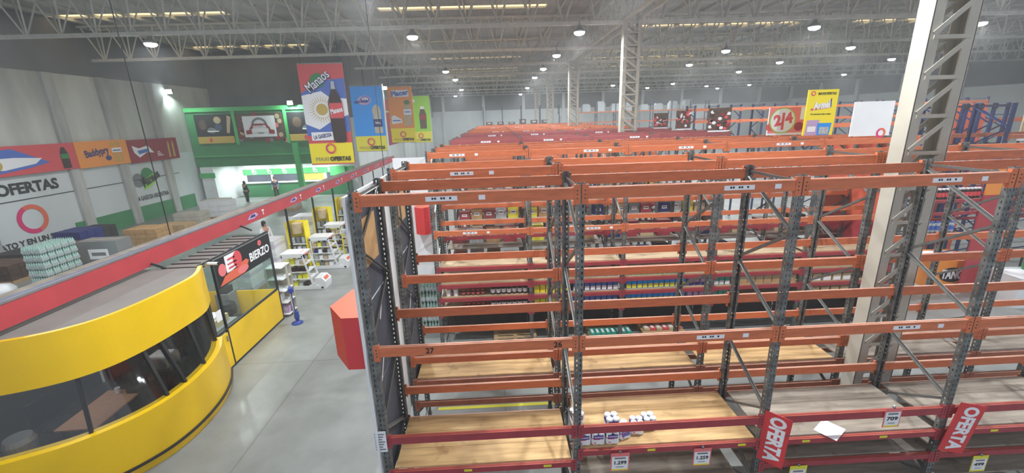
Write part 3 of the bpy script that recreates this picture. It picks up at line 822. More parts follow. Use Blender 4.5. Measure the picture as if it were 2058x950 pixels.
# pallets and goods on the floor
def pallet(loc, label, rz=0.0):
    t = thing('wooden_pallet', label, 'pallet', loc, rz)
    for i in range(6): MB().box((0, -.5 + .2 * i, .133), (1.2, .12, .02)).build('top_board', M_PALLET, t)
    for x in (-.53, 0, .53):
        m = MB(); m.box((x, 0, .112), (.1, 1.1, .02))
        for y in (-.5, 0, .5): m.box((x, y, .06), (.1, .12, .085))
        m.box((x, 0, .01), (.1, 1.1, .018)); m.build('bearer', M_PALLET, t)
    return t
pallet((.35, 10.8, 0), 'empty wooden pallet on the floor under the left bay of the can rack')
pallet((3.0, 10.85, 0), 'wooden pallet under the can rack with flat green packs on it')
pallet((4.5, 10.9, 0), 'wooden pallet under the can rack, just right of the one with green packs')
pallet((6.2, 7.1, 0), 'empty wooden pallet on the floor beside the foot of the big column', .1) if 0 else None
for i in range(8):
    m = MB(); m.box((0, 0, .03), (.13, .3, .06), M_TEAL); m.box((0, 0, .062), (.06, .2, .003), M_PAPER)
    o = m.build('green_pack'); o.location = (2.5 + .145 * i, 10.5, .146); tag(o, 'flat green wrapped pack in the row lying on the pallet under the can rack', 'pack', 'green packs on the pallet')
for i in range(6):
    m = MB(); m.box((0, 0, .03), (.16, .26, .06), M_REDP if i % 2 else M_TAN); m.box((0, 0, .062), (.08, .16, .003), M_PAPER)
    o = m.build('snack_pack'); o.location = (4.05 + .175 * i, 10.6, .146); tag(o, 'small %s pack lying on the pallet right of the green packs' % ('red' if i % 2 else 'tan'), 'pack', '%s snack packs on the pallet' % ('red' if i % 2 else 'tan'))
# water packs by the end board
def bottle_pack(loc, label, group, nx=4, ny=3, mt=None, rz=0.0, h=.31):
    t = thing('bottle_pack', label, 'bottle pack', loc, rz, group)
    m = MB()
    for i in range(nx):
        for j in range(ny):
            m.lathe(((i - (nx - 1) / 2) * .088, (j - (ny - 1) / 2) * .088, 0), [(.038, 0), (.042, .01), (.042, h * .6), (.03, h * .8), (.014, h * .9), (.014, h)], n=8)
    m.build('bottles', mt or M_WATER, t)
    MB().box((0, 0, h * .3), (nx * .088 + .004, ny * .088 + .004, h * .3)).build('shrink_band', M_SILVER, t)
    return t
p0 = None
for k in range(5):
    for i in range(2):
        for j in range(5):
            loc = (-2.36 + .37 * i, 11.4 + .28 * j, .01 + .315 * k)
            lab = 'shrink wrapped bottle pack in the stack beside the white end board'
            if p0 is None: p0 = bottle_pack(loc, lab, 'bottle packs stacked by the white end board')
            else: dup(p0, loc)
# water packs far left
p0 = None
for k in range(5):
    for i in range(5):
        for j in range(2):
            loc = (-18.7 + .2 + .37 * j, 16.55 + .3 * i * 1.0, .15 + .315 * k)
            lab = 'bottle pack in the big greenish stack by the left wall'
            if p0 is None: p0 = bottle_pack(loc, lab, 'bottle packs in the greenish stack by the left wall', rz=0)
            else: dup(p0, loc)
pallet((-18.3, 17.1, 0), 'wooden pallet carrying the greenish bottle stack by the left wall', math.pi / 2)

# ================================================================== BIG LEFT STRUCTURES
# red fascia beam on black posts
t = thing('fascia_beam', 'long red fascia beam with a dusty grey top running along the left aisle', 'fascia beam', (-8, 0, 0))
RY0, RY1 = 3.0, 34.0
MB().box((0, (RY0 + RY1) / 2, 3.165), (.05, RY1 - RY0, .37)).build('fascia', M_RAIL, t)
MB().box((-.28, (RY0 + RY1) / 2, 3.335), (.50, RY1 - RY0, .05)).build('top_ledge', M_LEDGE, t)
MB().box((-.06, (RY0 + RY1) / 2, 3.38), (.09, RY1 - RY0, .04)).build('cable_tray', M_MGREY, t)
MB().tube((-.14, RY0, 3.385), (-.13, 11.5, 3.38), .022, n=6).build('blue_cable', M_BLUEPL, t)
for y in (15.9, 18.3, 20.65, 23.0, 25.4, 27.8, 30.2): MB().box((.0, y, 1.475), (.06, .06, 2.95)).build('post', M_BLACK, t)
for y in (12.9, 9.4): MB().bar((.05, y, 3.05), (.32, y + .1, 2.86), .04, .04).build('bracket', M_DARK, t)
for i, y in enumerate((13.3, 16.2, 18.6, 21.0, 23.3, 25.7, 28.1, 30.4)):
    a = Art((.03, y, 3.03), (0, 1, 0), (0, 0, 1), 1.3, .27)
    a.shape([(.05, .3), (.2, .75), (.45, .85), (.55, .5), (.35, .2)], M_LILAC, 1); a.shape([(.15, .4), (.25, .7), (.4, .7), (.42, .4)], M_NAVY, 2)
    a.text(('C.', 'C', 'C', 'C', 'C', 'C', 'C', 'C')[i] if 0 else 'T', .78, .5, .24, M_PAPER, .03)
    a.build('printed_logo', t)

# yellow curved kiosk
def smooth(pts, n=6):
    out = []
    P = [pts[0]] + list(pts) + [pts[-1]]
    for i in range(1, len(P) - 2):
        for k in range(n):
            u = k / n; q = []
            for d in (0, 1):
                a, b_, c_, e = P[i - 1][d], P[i][d], P[i + 1][d], P[i + 2][d]
                q.append(.5 * (2 * b_ + (c_ - a) * u + (2 * a - 5 * b_ + 4 * c_ - e) * u * u + (3 * b_ - a - 3 * c_ + e) * u ** 3))
            out.append(tuple(q))
    out.append(pts[-1]); return out
UPC = smooth([(-9.9, 5.55), (-9.0, 5.72), (-8.3, 5.9), (-7.72, 6.08), (-7.36, 6.24), (-7.07, 6.45), (-6.81, 6.8), (-6.64, 7.38), (-6.57, 8.1), (-6.60, 8.85), (-6.9, 9.5)])
LOC_ = smooth([(-9.9, 5.0), (-9.0, 5.18), (-8.2, 5.42), (-7.6, 5.66), (-7.05, 5.98), (-6.62, 6.42), (-6.34, 6.95), (-6.24, 7.6), (-6.3, 8.3), (-6.5, 8.95), (-6.8, 9.5)])
def offs(c_, d):
    out = []; pt = (0, 1, 1)
    for i, p in enumerate(c_):
        a = c_[max(0, i - 1)]; b_ = c_[min(len(c_) - 1, i + 1)]
        tx, ty = b_[0] - a[0], b_[1] - a[1]; l = math.hypot(tx, ty)
        if l < 1e-5: tx, ty, l = pt
        pt = (tx, ty, l)
        out.append((p[0] + ty / l * d, p[1] - tx / l * d))
    return out
def ribbon(m, c_, th, z0, z1, mt=None, c2=None, c2t=None):
    """curved wall between z0 and z1; outer face on curve c_, thickness th inward; optional other curve at the top"""
    i_ = offs(c_, -th); ct = c2 or c_; it = offs(ct, -th)
    for k in range(len(c_) - 1):
        A, B = c_[k], c_[k + 1]; At, Bt = ct[k], ct[k + 1]; a, b_ = i_[k], i_[k + 1]; at, bt = it[k], it[k + 1]
        m.poly([(*A, z0), (*B, z0), (*Bt, z1), (*At, z1)], mt); m.poly([(*b_, z0), (*a, z0), (*at, z1), (*bt, z1)], mt)
        m.poly([(*At, z1), (*Bt, z1), (*bt, z1), (*at, z1)], mt); m.poly([(*a, z0), (*b_, z0), (*B, z0), (*A, z0)], mt)
    for k in (0, len(c_) - 1):
        m.poly([(*c_[k], z0), (*i_[k], z0), (*it[k], z1), (*ct[k], z1)], mt)
t = thing('curved_kiosk', 'large yellow kiosk with curved front, tinted window band and dusty grey roof', 'kiosk', (0, 0, 0))
m = MB(); m.smooth = False; ribbon(m, UPC, .08, 2.04, 2.93); m.build('upper_band', M_YEL, t)
MIDC = [((a[0] * .5 + b_[0] * .5), (a[1] * .5 + b_[1] * .5)) for a, b_ in zip(UPC, LOC_)]
SIL = offs(LOC_, -.02)
m = MB(); ribbon(m, LOC_, .22, .16, 1.10, c2=SIL); m.build('lower_wall', M_YEL, t)
m = MB(); ribbon(m, offs(LOC_, -.03), .1, .0, .16); m.build('plinth', M_YEL, t)
m = MB(); ribbon(m, offs(LOC_, .035), .04, .17, .215); m.build('bumper_rail', M_DARK, t)
_g = offs(UPC, -.13)
GLB = [min(_g, key=lambda q: (q[0] - p[0]) ** 2 + (q[1] - p[1]) ** 2) for p in LOC_]
m = MB(); ribbon(m, offs(LOC_, -.14), .012, 1.10, 2.13, c2=GLB); m.build('window_band', M_GLASSD, t)
LG_ = offs(LOC_, -.17)
for wp in ((-8.6, 5.4), (-6.93, 6.08), (-6.33, 7.13), (-6.28, 7.6), (-6.34, 8.35), (-6.75, 9.3)):
    k = min(range(len(LOC_)), key=lambda i: (LOC_[i][0] - wp[0]) ** 2 + (LOC_[i][1] - wp[1]) ** 2)
    m = MB(); p = LG_[k]; q = GLB[k]
    m.bar((p[0], p[1], 1.08), (q[0], q[1], 2.12), .09, .05, up=(q[1] - p[1], p[0] - q[0], 0)); m.build('mullion', M_DARK, t)
rf = [(-9.9, 9.5)] + [p for p in offs(UPC, -.04)]
m = MB(); m.prism(rf, 2.83, 2.88); m.build('roof', M_ROOFD, t)
fl = [(-9.9, 9.45)] + [p for p in offs(LOC_, -.24)]
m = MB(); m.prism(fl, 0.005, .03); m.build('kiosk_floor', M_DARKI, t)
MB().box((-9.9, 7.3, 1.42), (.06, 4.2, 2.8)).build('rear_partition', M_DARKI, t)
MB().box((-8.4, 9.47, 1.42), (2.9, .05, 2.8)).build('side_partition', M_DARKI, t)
MB().box((-8.6, 7.4, 2.78), (.3, 1.2, .04)).build('added_fill_panel', M_GLOW, t)  # unseen glowing panel, added with its light to brighten the kiosk interior
ld = bpy.data.lights.new('area_light', 'AREA'); ld.shape = 'RECTANGLE'; ld.size = .3; ld.size_y = 1.2; ld.energy = 16
lo = bpy.data.objects.new('area_light', ld); COL.objects.link(lo); lo.parent = t; lo.location = (-8.6, 7.4, 2.74)
# inside the kiosk
t = thing('desk', 'brown desk board seen through the kiosk window', 'desk', (-7.86, 7.32, 0), .05)
m = MB(); m.box((0, 0, .78), (.72, 1.2, .03)); m.build('desktop', M_WOOD, t)
for x in (-.26, .26):
    for y in (-.5, .5): MB().box((x, y, .40), (.05, .05, .74)).build('leg', M_DARK, t)
o = MB().lathe((0, 0, 0), [(.04, 0), (.045, .01), (.045, .12), (.036, .12), (.034, .02)], n=16).build('paper_roll', M_PAPER); o.location = (-7.95, 7.8, .797); tag(o, 'small white roll standing on the brown kiosk desk', 'paper roll')
t = thing('office_chair', 'dark office chair inside the kiosk behind the desk', 'chair', (-8.75, 7.3, 0))
MB().lathe((0, 0, 0), [(.22, .44), (.25, .47), (.25, .52), (.2, .54)], n=14).build('seat', M_DARK, t); MB().box((-.24, 0, .82), (.06, .42, .5)).build('backrest', M_DARK, t)
MB().tube((0, 0, .06), (0, 0, .45), .03).build('stem', M_DARK, t)
m = MB()
for k in range(5): m.bar((0, 0, .06), (.27 * math.cos(k * 1.257), .27 * math.sin(k * 1.257), .03), .04, .03)
m.build('base', M_DARK, t)
t = thing('waste_bin', 'pale grey round bin inside the left end of the kiosk', 'bin', (-8.28, 6.28, .03))
MB().lathe((0, 0, 0), [(.16, 0), (.2, .9), (.21, .9), (.21, .93), (.18, 1.02)], n=20).build('drum', M_ALU, t)
t = thing('printer', 'pale printer on a counter at the far end of the kiosk interior', 'printer', (-7.5, 8.5, 0))
MB().box((0, 0, .5), (.7, .6, 1.0)).build('stand', M_DARKI, t); MB().box((0, 0, 1.12), (.45, .4, .24)).build('casing', M_ALU, t); MB().box((0, 0, 1.26), (.34, .3, .03)).build('paper_tray', M_PAPER, t)
t = thing('monitor', 'black monitor on the kiosk counter between printer and desk', 'monitor', (-7.5, 7.95, 0))
MB().box((0, 0, .45), (.5, .4, .9)).build('stand_cabinet', M_DARKI, t); MB().box((0, 0, 1.15), (.05, .5, .32)).build('screen', M_BLACK, t); MB().box((0, 0, .95), (.06, .1, .1)).build('foot', M_BLACK, t)
# security camera on the corner
t = thing('security_camera', 'small white camera on the corner between kiosk and glass booth', 'security camera', (-6.72, 9.45, 2.98))
MB().tube((0, 0, 0), (.24, -.03, 0), .035, n=10).build('body', M_PAPER, t); MB().tube((.24, -.03, 0), (.27, -.034, 0), .028, n=10).build('lens', M_BLACK, t)
MB().box((-.03, 0, -.03), (.05, .05, .1)).build('mount', M_ALU, t)

# ------------------------------------------------------------------ glass booth with the BIERZO sign
t = thing('glass_booth', 'glass walled booth with yellow lower panels and a black printed sign', 'booth', (-7, 0, 0))
BY0, BYD, BY1 = 9.56, 9.98, 12.6
BW = 2.2
MB().box((-.02, (BYD + BY1) / 2, .55), (.04, BY1 - BYD - .05, .98)).build('lower_panel', M_YEL, t)
d = MB().box((-.02, (BY0 + BYD) / 2, .50), (.04, BYD - BY0 - .04, .92)).build('door', M_YEL, t)
MB().box((.02, BYD - .1, .82), (.03, .03, .14)).build('door_handle', M_ALU, d)
MB().box((-.02, (BY0 + BYD) / 2, 1.93), (.012, BYD - BY0 - .05, 1.9)).build('door_glass', M_GLASS, d)
MB().box((.006, BY0 + .22, 1.5), (.004, .2, .28)).build('taped_paper', M_PAPER, d)
MB().box((-.02, (BYD + BY1) / 2, 2.0), (.012, BY1 - BYD - .05, 1.85)).build('window', M_GLASS, t)
for y in (BY0, BYD, BY1): MB().box((-.02, y, 1.46), (.055, .045, 2.92)).build('frame_post', M_DARK, t)
for z in (.03, 1.05, 2.9): MB().box((-.02, (BY0 + BY1) / 2, z), (.052, BY1 - BY0, .045)).build('frame_rail', M_DARK, t)
MB().box((.012, (BYD + BY1) / 2, 2.87), (.01, BY1 - BYD, .03)).build('bright_trim', M_ALU, t)
# side wall facing the kiosk and the far one, rear
MB().box((-BW / 2, BY1, .55), (BW, .04, .98)).build('side_panel', M_YEL, t)
MB().box((-BW / 2, BY1, 1.95), (BW, .012, 1.8)).build('side_glass', M_GLASS, t)
MB().box((-BW, (BY0 + BY1) / 2, .6), (.04, BY1 - BY0, 1.15)).build('rear_panel', M_YEL, t)
MB().box((-BW, (BY0 + BY1) / 2, 1.95), (.012, BY1 - BY0, 1.6)).build('rear_glass', M_GLASS, t)
MB().box((-.5, (BY0 + BY1) / 2 , 2.80), (1.0, BY1 - BY0, .02)).build('roof_sheet', M_ROOFD, t)
for i in range(10):
    MB().box((-.5, BY0 + .15 + i * .31, 2.82), (1.0, .03, .02)).build('roof_bar', M_DARK, t)
MB().box((-.55, (BY0 + BY1) / 2 + .2, 2.76), (.5, 1.2, .05)).build('added_fill_panel', M_GLOW, t)  # made-up ceiling panel and area light that lift the dark booth interior
ld = bpy.data.lights.new('area_light', 'AREA'); ld.shape = 'RECTANGLE'; ld.size = .5; ld.size_y = 1.2; ld.energy = 60
lo = bpy.data.objects.new('area_light', ld); COL.objects.link(lo); lo.parent = t; lo.location = (-.55, (BY0 + BY1) / 2 + .2, 2.72)
# sign
a = Art((.004, BYD + .03, 2.12), (0, 1, 0), (0, 0, 1), BY1 - BYD - .06, .74)
a.rect(0, 0, 1, 1, M_BLACK, 1)
a.shape([(.02, .04), (.45, .04), (.55, .4), (.5, .5), (.12, .3)], M_SALM, 2)
a.ell(.36, .66, .075, .3, M_REDP, 3); a.rect(.16, .36, .36, .96, M_PAPER, 2); a.rect(.2, .45, .33, .52, M_REDP, 3); a.rect(.19, .6, .34, .66, M_REDP, 3); a.rect(.2, .76, .32, .83, M_REDP, 3)
a.ell(.1, .55, .06, .22, M_PINK, 2); a.ell(.42, .2, .1, .14, M_PINK, 3)
a.ell(.80, .8, .035, .11, M_PINK, 2); a.ell(.80, .8, .02, .06, M_REDP, 3)
a.text('BIERZO', .77, .42, .33, M_PAPER, .03, wfit=.40)
a.build('printed_sign', t)
# things in the booth
t = thing('counter_machine', 'pale boxy machine on a counter inside the glass booth', 'machine', (-7.75, 10.55, 0))
MB().box((0, 0, .45), (.75, .9, .9)).build('counter', M_MGREY, t); MB().box((0, 0, 1.0), (.5, .6, .2)).build('casing', M_TAN, t); MB().box((0, 0, 1.13), (.36, .44, .06)).build('top_cover', M_PAPER, t)
t = thing('office_chair', 'dark desk chair inside the glass booth', 'chair', (-7.85, 11.75, 0))
MB().lathe((0, 0, 0), [(.22, .44), (.25, .47), (.25, .52), (.2, .54)], n=14).build('seat', M_DARK, t); MB().lathe((-.22, 0, 0), [(.04, .58), (.2, .66), (.22, .85), (.18, 1.0), (.05, 1.06)], n=10).build('backrest', M_DARK, t)
MB().tube((0, 0, .04), (0, 0, .45), .03).build('stem', M_DARK, t)
t = thing('scale', 'small dark weighing machine at the far side of the glass booth', 'scale', (-8.3, 12.1, 0))
MB().box((0, 0, .6), (.4, .4, 1.2)).build('stand', M_MGREY, t); MB().box((0, 0, 1.3), (.3, .3, .2)).build('body', M_DARK, t); MB().box((0, 0, 1.55), (.06, .24, .2)).build('display', M_DARK, t)

# cream shelf cabinet behind the booth and blue stand
t = thing('shelf_cabinet', 'cream open shelf cabinet standing just behind the glass booth', 'cabinet', (-7.1, 12.98, 0))
MB().box((0, .28, .85), (.5, .03, 1.7)).build('back_panel', M_CREAM, t)
for s in (-.25,): MB().box((s, 0, .85), (.03, .56, 1.7)).build('side_panel', M_CREAM, t)
MB().box((.25, .0, .85), (.03, .1, 1.7)).build('side_panel', M_CREAM, t)
for z in (.1, .5, .9, 1.3, 1.68): MB().box((0, 0, z), (.5, .56, .03)).build('shelf', M_WHITE, t)
for i, (z, mt) in enumerate(((.13, M_PAPER), (.53, M_PAPER), (.13, M_LILAC))):
    carton('small_box', ('white box on the bottom shelf of the cream cabinet', 'white box on the middle shelf of the cream cabinet', 'lilac box on the bottom shelf of the cream cabinet')[i], (-7.1 + (.12 if i == 2 else -.1), 12.95, z + .0), (.18, .3, .22), mt, 'box')
t = thing('broom_stand', 'blue plastic stand with a mop standing on the floor by the booth corner', 'mop stand', (-6.42, 12.25, 0))
MB().lathe((0, 0, 0), [(.17, 0), (.17, .03), (.1, .06), (.03, .1)], n=14).build('base', M_BLUEPL, t); MB().tube((0, 0, .05), (-.03, 0, 1.2), .018).build('pole', M_BLUEPL, t)
MB().lathe((-.03, 0, 1.0), [(.02, 0), (.09, .06), (.07, .18), (.02, .24)], n=10).build('mop_head', M_BLUEPL, t); MB().lathe((0.02, 0, .1), [(.05, 0), (.08, .12), (.06, .3)], n=10).build('holder', M_BLUEPL, t)

# stepped white gondola displays
def gondola(loc, label, s=1.0):
    t = thing('stepped_display', label, 'display stand', loc, 0, 'stepped white display stands')
    prof = [(-.66, 0), (.62, 0), (.62, .1), (.3, .32), (.12, 1.28), (.0, 1.36), (-.66, 1.36)]
    for y in (-.32, .30):
        m = MB(); a_ = [(p[0], y, p[1]) for p in prof]; b_ = [(p[0], y + .025, p[1]) for p in prof]
        # open side frame: post pairs rather than a solid sheet
        m.box((-.64, y, .68), (.04, .025, 1.36)); m.bar((.34, y, .2), (.1, y, 1.34), .025, .06); m.box((-.27, y, 1.33), (.78, .025, .12)); m.box((0, y, .08), (1.24, .025, .14))
        m.build('side_frame', M_WHITE, t)
    for z, x1 in ((.12, .5), (.42, .3), (.7, .24), (.98, .17)):
        m = MB(); m.box(((x1 - .64) / 2, 0, z), (x1 + .64, .62, .025)); m.box((x1, 0, z + .03), (.02, .62, .07)); m.build('shelf', M_WHITE, t)
    MB().box((-.27, 0, 1.40), (.84, .66, .05)).build('top', M_WHITE, t)
    m = MB()
    pts = [(.40, .0), (.78, .0), (.80, .28), (.66, .44), (.42, .44)]
    a_ = [(p[0], -.30, p[1]) for p in pts]; b_ = [(p[0], .30, p[1]) for p in pts]
    m.poly(a_); m.poly(list(reversed(b_)))
    for i in range(5): j = (i + 1) % 5; m.poly([a_[j], a_[i], b_[i], b_[j]])
    m.build('front_bin', M_WHITE, t)
    m = MB(); c_ = Vector((.10, 0, 1.37)); m.poly([(-.02, -.2, 1.432), (.16, -.2, 1.34), (.16, .2, 1.34), (-.02, .2, 1.432)]); m.poly([(-.02, -.2, 1.426), (-.02, .2, 1.426), (.16, .2, 1.334), (.16, -.2, 1.334)]); m.build('red_sticker', M_SALM, t)
    m = MB(); m.box((.735, 0, .37), (.012, .34, .12), M=Matrix.Rotation(-.7, 3, 'Y')); m.build('red_sticker', M_SALM, t)
    MB().box((.6, -.306, .06), (.2, .012, .06)).build('dark_foot', M_BLACK, t)
    cols = [M_NAVY, M_PAPER, M_YELG, M_TAN, M_PAPER, M_MGREY, M_SILVER, M_COLA]
    for z in (.135, .435, .715, .995):
        for i in range(4):
            MB().box((-.5 + .19 * i, -.16, z + .07), (.15, .24, .13 + .02 * (i % 2))).build('goods', random.choice(cols), t)
    return t
gondola((-7.38, 15.35, 0), 'nearest stepped white display stand on the left aisle, red stickers on it')
gondola((-7.3, 17.65, 0), 'second stepped white display stand along the left aisle, in front of the yellow panel')
gondola((-7.5, 19.8, 0), 'third stepped white display stand, half hidden by the rack end board')
def yellow_panel(loc, label, w_=.75, h_=2.1):
    t = thing('yellow_display_unit', label, 'display unit', loc, 0, 'yellow display units')
    MB().box((0, .2, h_ / 2), (w_, .04, h_)).build('back_panel', M_YELP, t)
    for s in (-1, 1): MB().box((s * w_ / 2, 0, h_ / 2), (.03, .44, h_)).build('side_panel', M_YELP, t)
    m = MB(); m.lathe((0, 0, h_ - .5), [(.2, 0), (.2, .42), (.16, .44)], n=14); m.build('drum_header', M_TAN, t)
    for z in (.35, .75, 1.15): MB().box((0, 0, z), (w_ - .04, .4, .025)).build('shelf', M_WHITE, t)
    for z, mt in ((.37, M_NAVY), (.77, M_PAPER), (1.17, M_MGREY)):
        for i in range(3): MB().box((-.22 + .22 * i, -.02, z + .14), (.14, .2, .24)).build('goods', mt if i % 2 else M_SILVER, t)
    return t
yellow_panel((-8.45, 17.5, 0), 'tall yellow display unit, nearest to the booth on the left aisle')
yellow_panel((-8.5, 20.3, 0), 'tall yellow display unit, second along the left aisle')
yellow_panel((-8.4, 23.0, 0), 'tall yellow display unit, farthest one, beside the rack end board')
yellow_panel((-6.65, 18.35, 0), 'low yellow display unit beside the second stepped stand', .5, 1.3)
def paper_stack(loc, label, nx=1, h_=1.45, w_=1.0):
    t = thing('white_stack', label, 'stack of packs', loc, 0)
    z = 0.0; k = 0
    MB().box((0, 0, .06), (w_ + .05, .95, .12)).build('pallet_base', M_PALLET, t); z = .122
    while z < h_:
        m = MB()
        for i in range(4): m.box((-w_ / 2 + w_ * (i + .5) / 4 + random.uniform(-.012, .012), random.uniform(-.02, .02), z + .07), (w_ / 4 - .012, .9, .135))
        m.build('layer', M_PAPER if k % 4 else M_LILAC2, t); z += .14; k += 1
    return t
paper_stack((-9.5, 17.0, 0), 'tall stack of white wrapped packs behind the glass booth')
paper_stack((-9.6, 20.9, 0), 'stack of white wrapped packs behind the nearest yellow unit', h_=1.6)
paper_stack((-9.6, 15.2, 0), 'stack of white wrapped packs nearest the booth, partly hidden by it', h_=1.2)

# ================================================================== GREEN CORNER BUILDING
t = thing('green_storefront', 'green shop front filling the far left corner, with picture panels on its fascia', 'shop front', (0, 35, 0))
GX0, GX1 = -23.95, -11.3
MB().box(((GX0 + GX1) / 2, 1.5, 5.2), (GX1 - GX0, 3.0, 4.55)).build('fascia', M_GREEN, t)
MB().box(((GX0 + GX1) / 2, -.06, 7.3), (GX1 - GX0, .14, .3)).build('cornice', M_GREENB, t)
MB().box(((GX0 + GX1) / 2, -.03, 3.75), (GX1 - GX0, .08, .06)).build('ledge_line', M_GREENB, t)
for x in (-20.3, -16.35, -12.4): MB().box((x, -.05, 5.9), (.22, .12, 2.6)).build('fascia_strip', M_GREENB, t)
MB().box(((GX0 + GX1) / 2, 3.0, 1.46), (GX1 - GX0, .2, 2.9)).build('white_wall', M_WHITE, t)
MB().box((-17.3, 2.86, 2.1), (9.6, .05, .48)).build('green_band', M_GREENB, t)
MB().box((-23.2, 1.4, 1.46), (1.0, 3.0, 2.9)).build('pier', M_WHITE, t)
MB().box((-23.2, -.12, 2.25), (1.2, .05, .4)).build('green_band', M_GREENB, t)
MB().box((-17.4, 2.5, .6), (9.2, .7, 1.2)).build('counter', M_GREEN, t)
MB().box((-17.4, 2.5, 1.22), (9.3, .8, .05)).build('counter_top', M_WHITE, t)
for i in range(4):
    x = -20.8 + 2.3 * i
    w1 = MB().box((x, 2.84, 1.55), (2.05, .06, .55)).build('window', M_DGREY if i != 2 else M_GOLD, t)
    MB().box((x + 1.12, 2.8, 1.55), (.12, .06, .6)).build('window_post', M_WHITE, t)
for x in (-21, -18, -15):
    MB().box((x, 2.0, 2.88), (1.6, .3, .06)).build('canopy_lamp', M_GLOW, t)
    ld = bpy.data.lights.new('area_light', 'AREA'); ld.shape = 'RECTANGLE'; ld.size = 1.6; ld.size_y = .3; ld.energy = 130; ld.color = (.9, .97, 1)
    lo = bpy.data.objects.new('area_light', ld); COL.objects.link(lo); lo.parent = t; lo.location = (x, 1.6, 2.82)
a = Art((-21.6, 2.80, 1.87), (1, 0, 0), (0, 0, 1), 8.2, .46)
for i in range(6):
    a.ring(.06 + .16 * i, .42, .17, .11, M_PAPER, 1, 16); a.rect(.035 + .16 * i, .5, .06 + .16 * i, 1.0, M_PAPER, 2)
a.build('white_swirls', t)
MB().box((-15.85, -.15, 2.3), (.42, .3, 4.6)).build('green_post', M_GREENB, t)
MB().box((-13.9, 2.7, 2.0), (1.3, .1, .8)).build('sign', M_GREENB, t)
# picture panels
def picture(x0, x1, z0, z1, label, kind):
    t = thing('picture_panel', label, 'picture panel', (0, 34.92, 0))
    a = Art((x0, 0, z0), (1, 0, 0), (0, 0, 1), x1 - x0, z1 - z0); a.step = .008
    if kind == 0:
        a.slab(.05, M_DARK); a.rect(0, 0, 1, .24, M_GOLD, 1); a.ell(.62, .8, .1, .12, M_TAN, 1); a.ell(.62, .55, .1, .12, M_DENIM, 2); a.shape([(.82, .35), (.9, .35), (1, .9), (.9, .95)], M_TAN, 1)
        a.ell(.2, .65, .1, .18, M_BROWNG, 1); a.ell(.42, .45, .12, .1, M_MGREY, 1); a.rect(.3, .4, .62, .44, M_PAPER, 2); a.ell(.35, .12, .04, .08, M_REDP, 2)
    else:
        a.slab(.05, M_BROWNG)
        for i in range(26): a.ell(random.random(), random.random(), .05, .09, random.choice([M_MAROON, M_PINK, M_BROWNG, M_TAN, M_MGREY]), 1, 8)
        a.rect(.14, .14, .82, .9, M_PAPER, 2)
        a.ring(.48, .55, .62, .45, M_MGREY, 3, 24); a.rect(.3, .3, .68, .5, M_PAPER, 4); a.shape([(.26, .38), (.36, .5), (.6, .5), (.70, .38), (.70, .46), (.62, .62), (.34, .62), (.26, .46)], M_MAROON, 5)
        a.shape([(.18, .24), (.3, .26), (.3, .42), (.18, .38)], M_MAROON, 5); a.shape([(.66, .26), (.78, .24), (.78, .38), (.66, .42)], M_MAROON, 5)
        a.text('quezzela', .48, .53, .3, M_PAPER, .03, l=6)
    a.build('print', t)
picture(-23.3, -20.5, 4.75, 6.95, 'dark food picture panel with a gold stripe at the left end of the green fascia', 0)
picture(-20.15, -16.5, 4.85, 6.95, 'picture panel with a white label and ribbon logo in the middle of the green fascia', 1)
picture(-16.2, -12.6, 4.75, 6.95, 'food picture panel on the green fascia, partly behind the hanging banner', 0)
# floodlights
for i, (x, y, z, lab) in enumerate(((-23.7, 33.6, 8.6, 'bright floodlight at the top of the left wall near the corner'), (-15.6, 34.6, 7.62, 'bright floodlight above the green shop front'), (-10.6, 44.5, 9.2, 'bright floodlight on the far left wall between the hanging banners'))):
    t = thing('floodlight', lab, 'floodlight', (x, y, z))
    MB().box((0, 0, 0), (.4, .16, .3)).build('housing', M_ALU, t); MB().box((0, -.09, 0), (.36, .02, .26)).build('lens', M_LAMP, t); MB().bar((0, .06, .1), (0, .3, .1) if i == 1 else (-.2, .06, .1), .04, .04).build('bracket', M_DARK, t)
    ld = bpy.data.lights.new('area_light', 'AREA'); ld.shape = 'RECTANGLE'; ld.size = .36; ld.size_y = .26; ld.energy = 420; ld.color = (.8, 1.0, .95)
    lo = bpy.data.objects.new('area_light', ld); COL.objects.link(lo); lo.parent = t; lo.location = (0, -.12, 0); lo.rotation_euler = (math.radians(60), 0, 0)

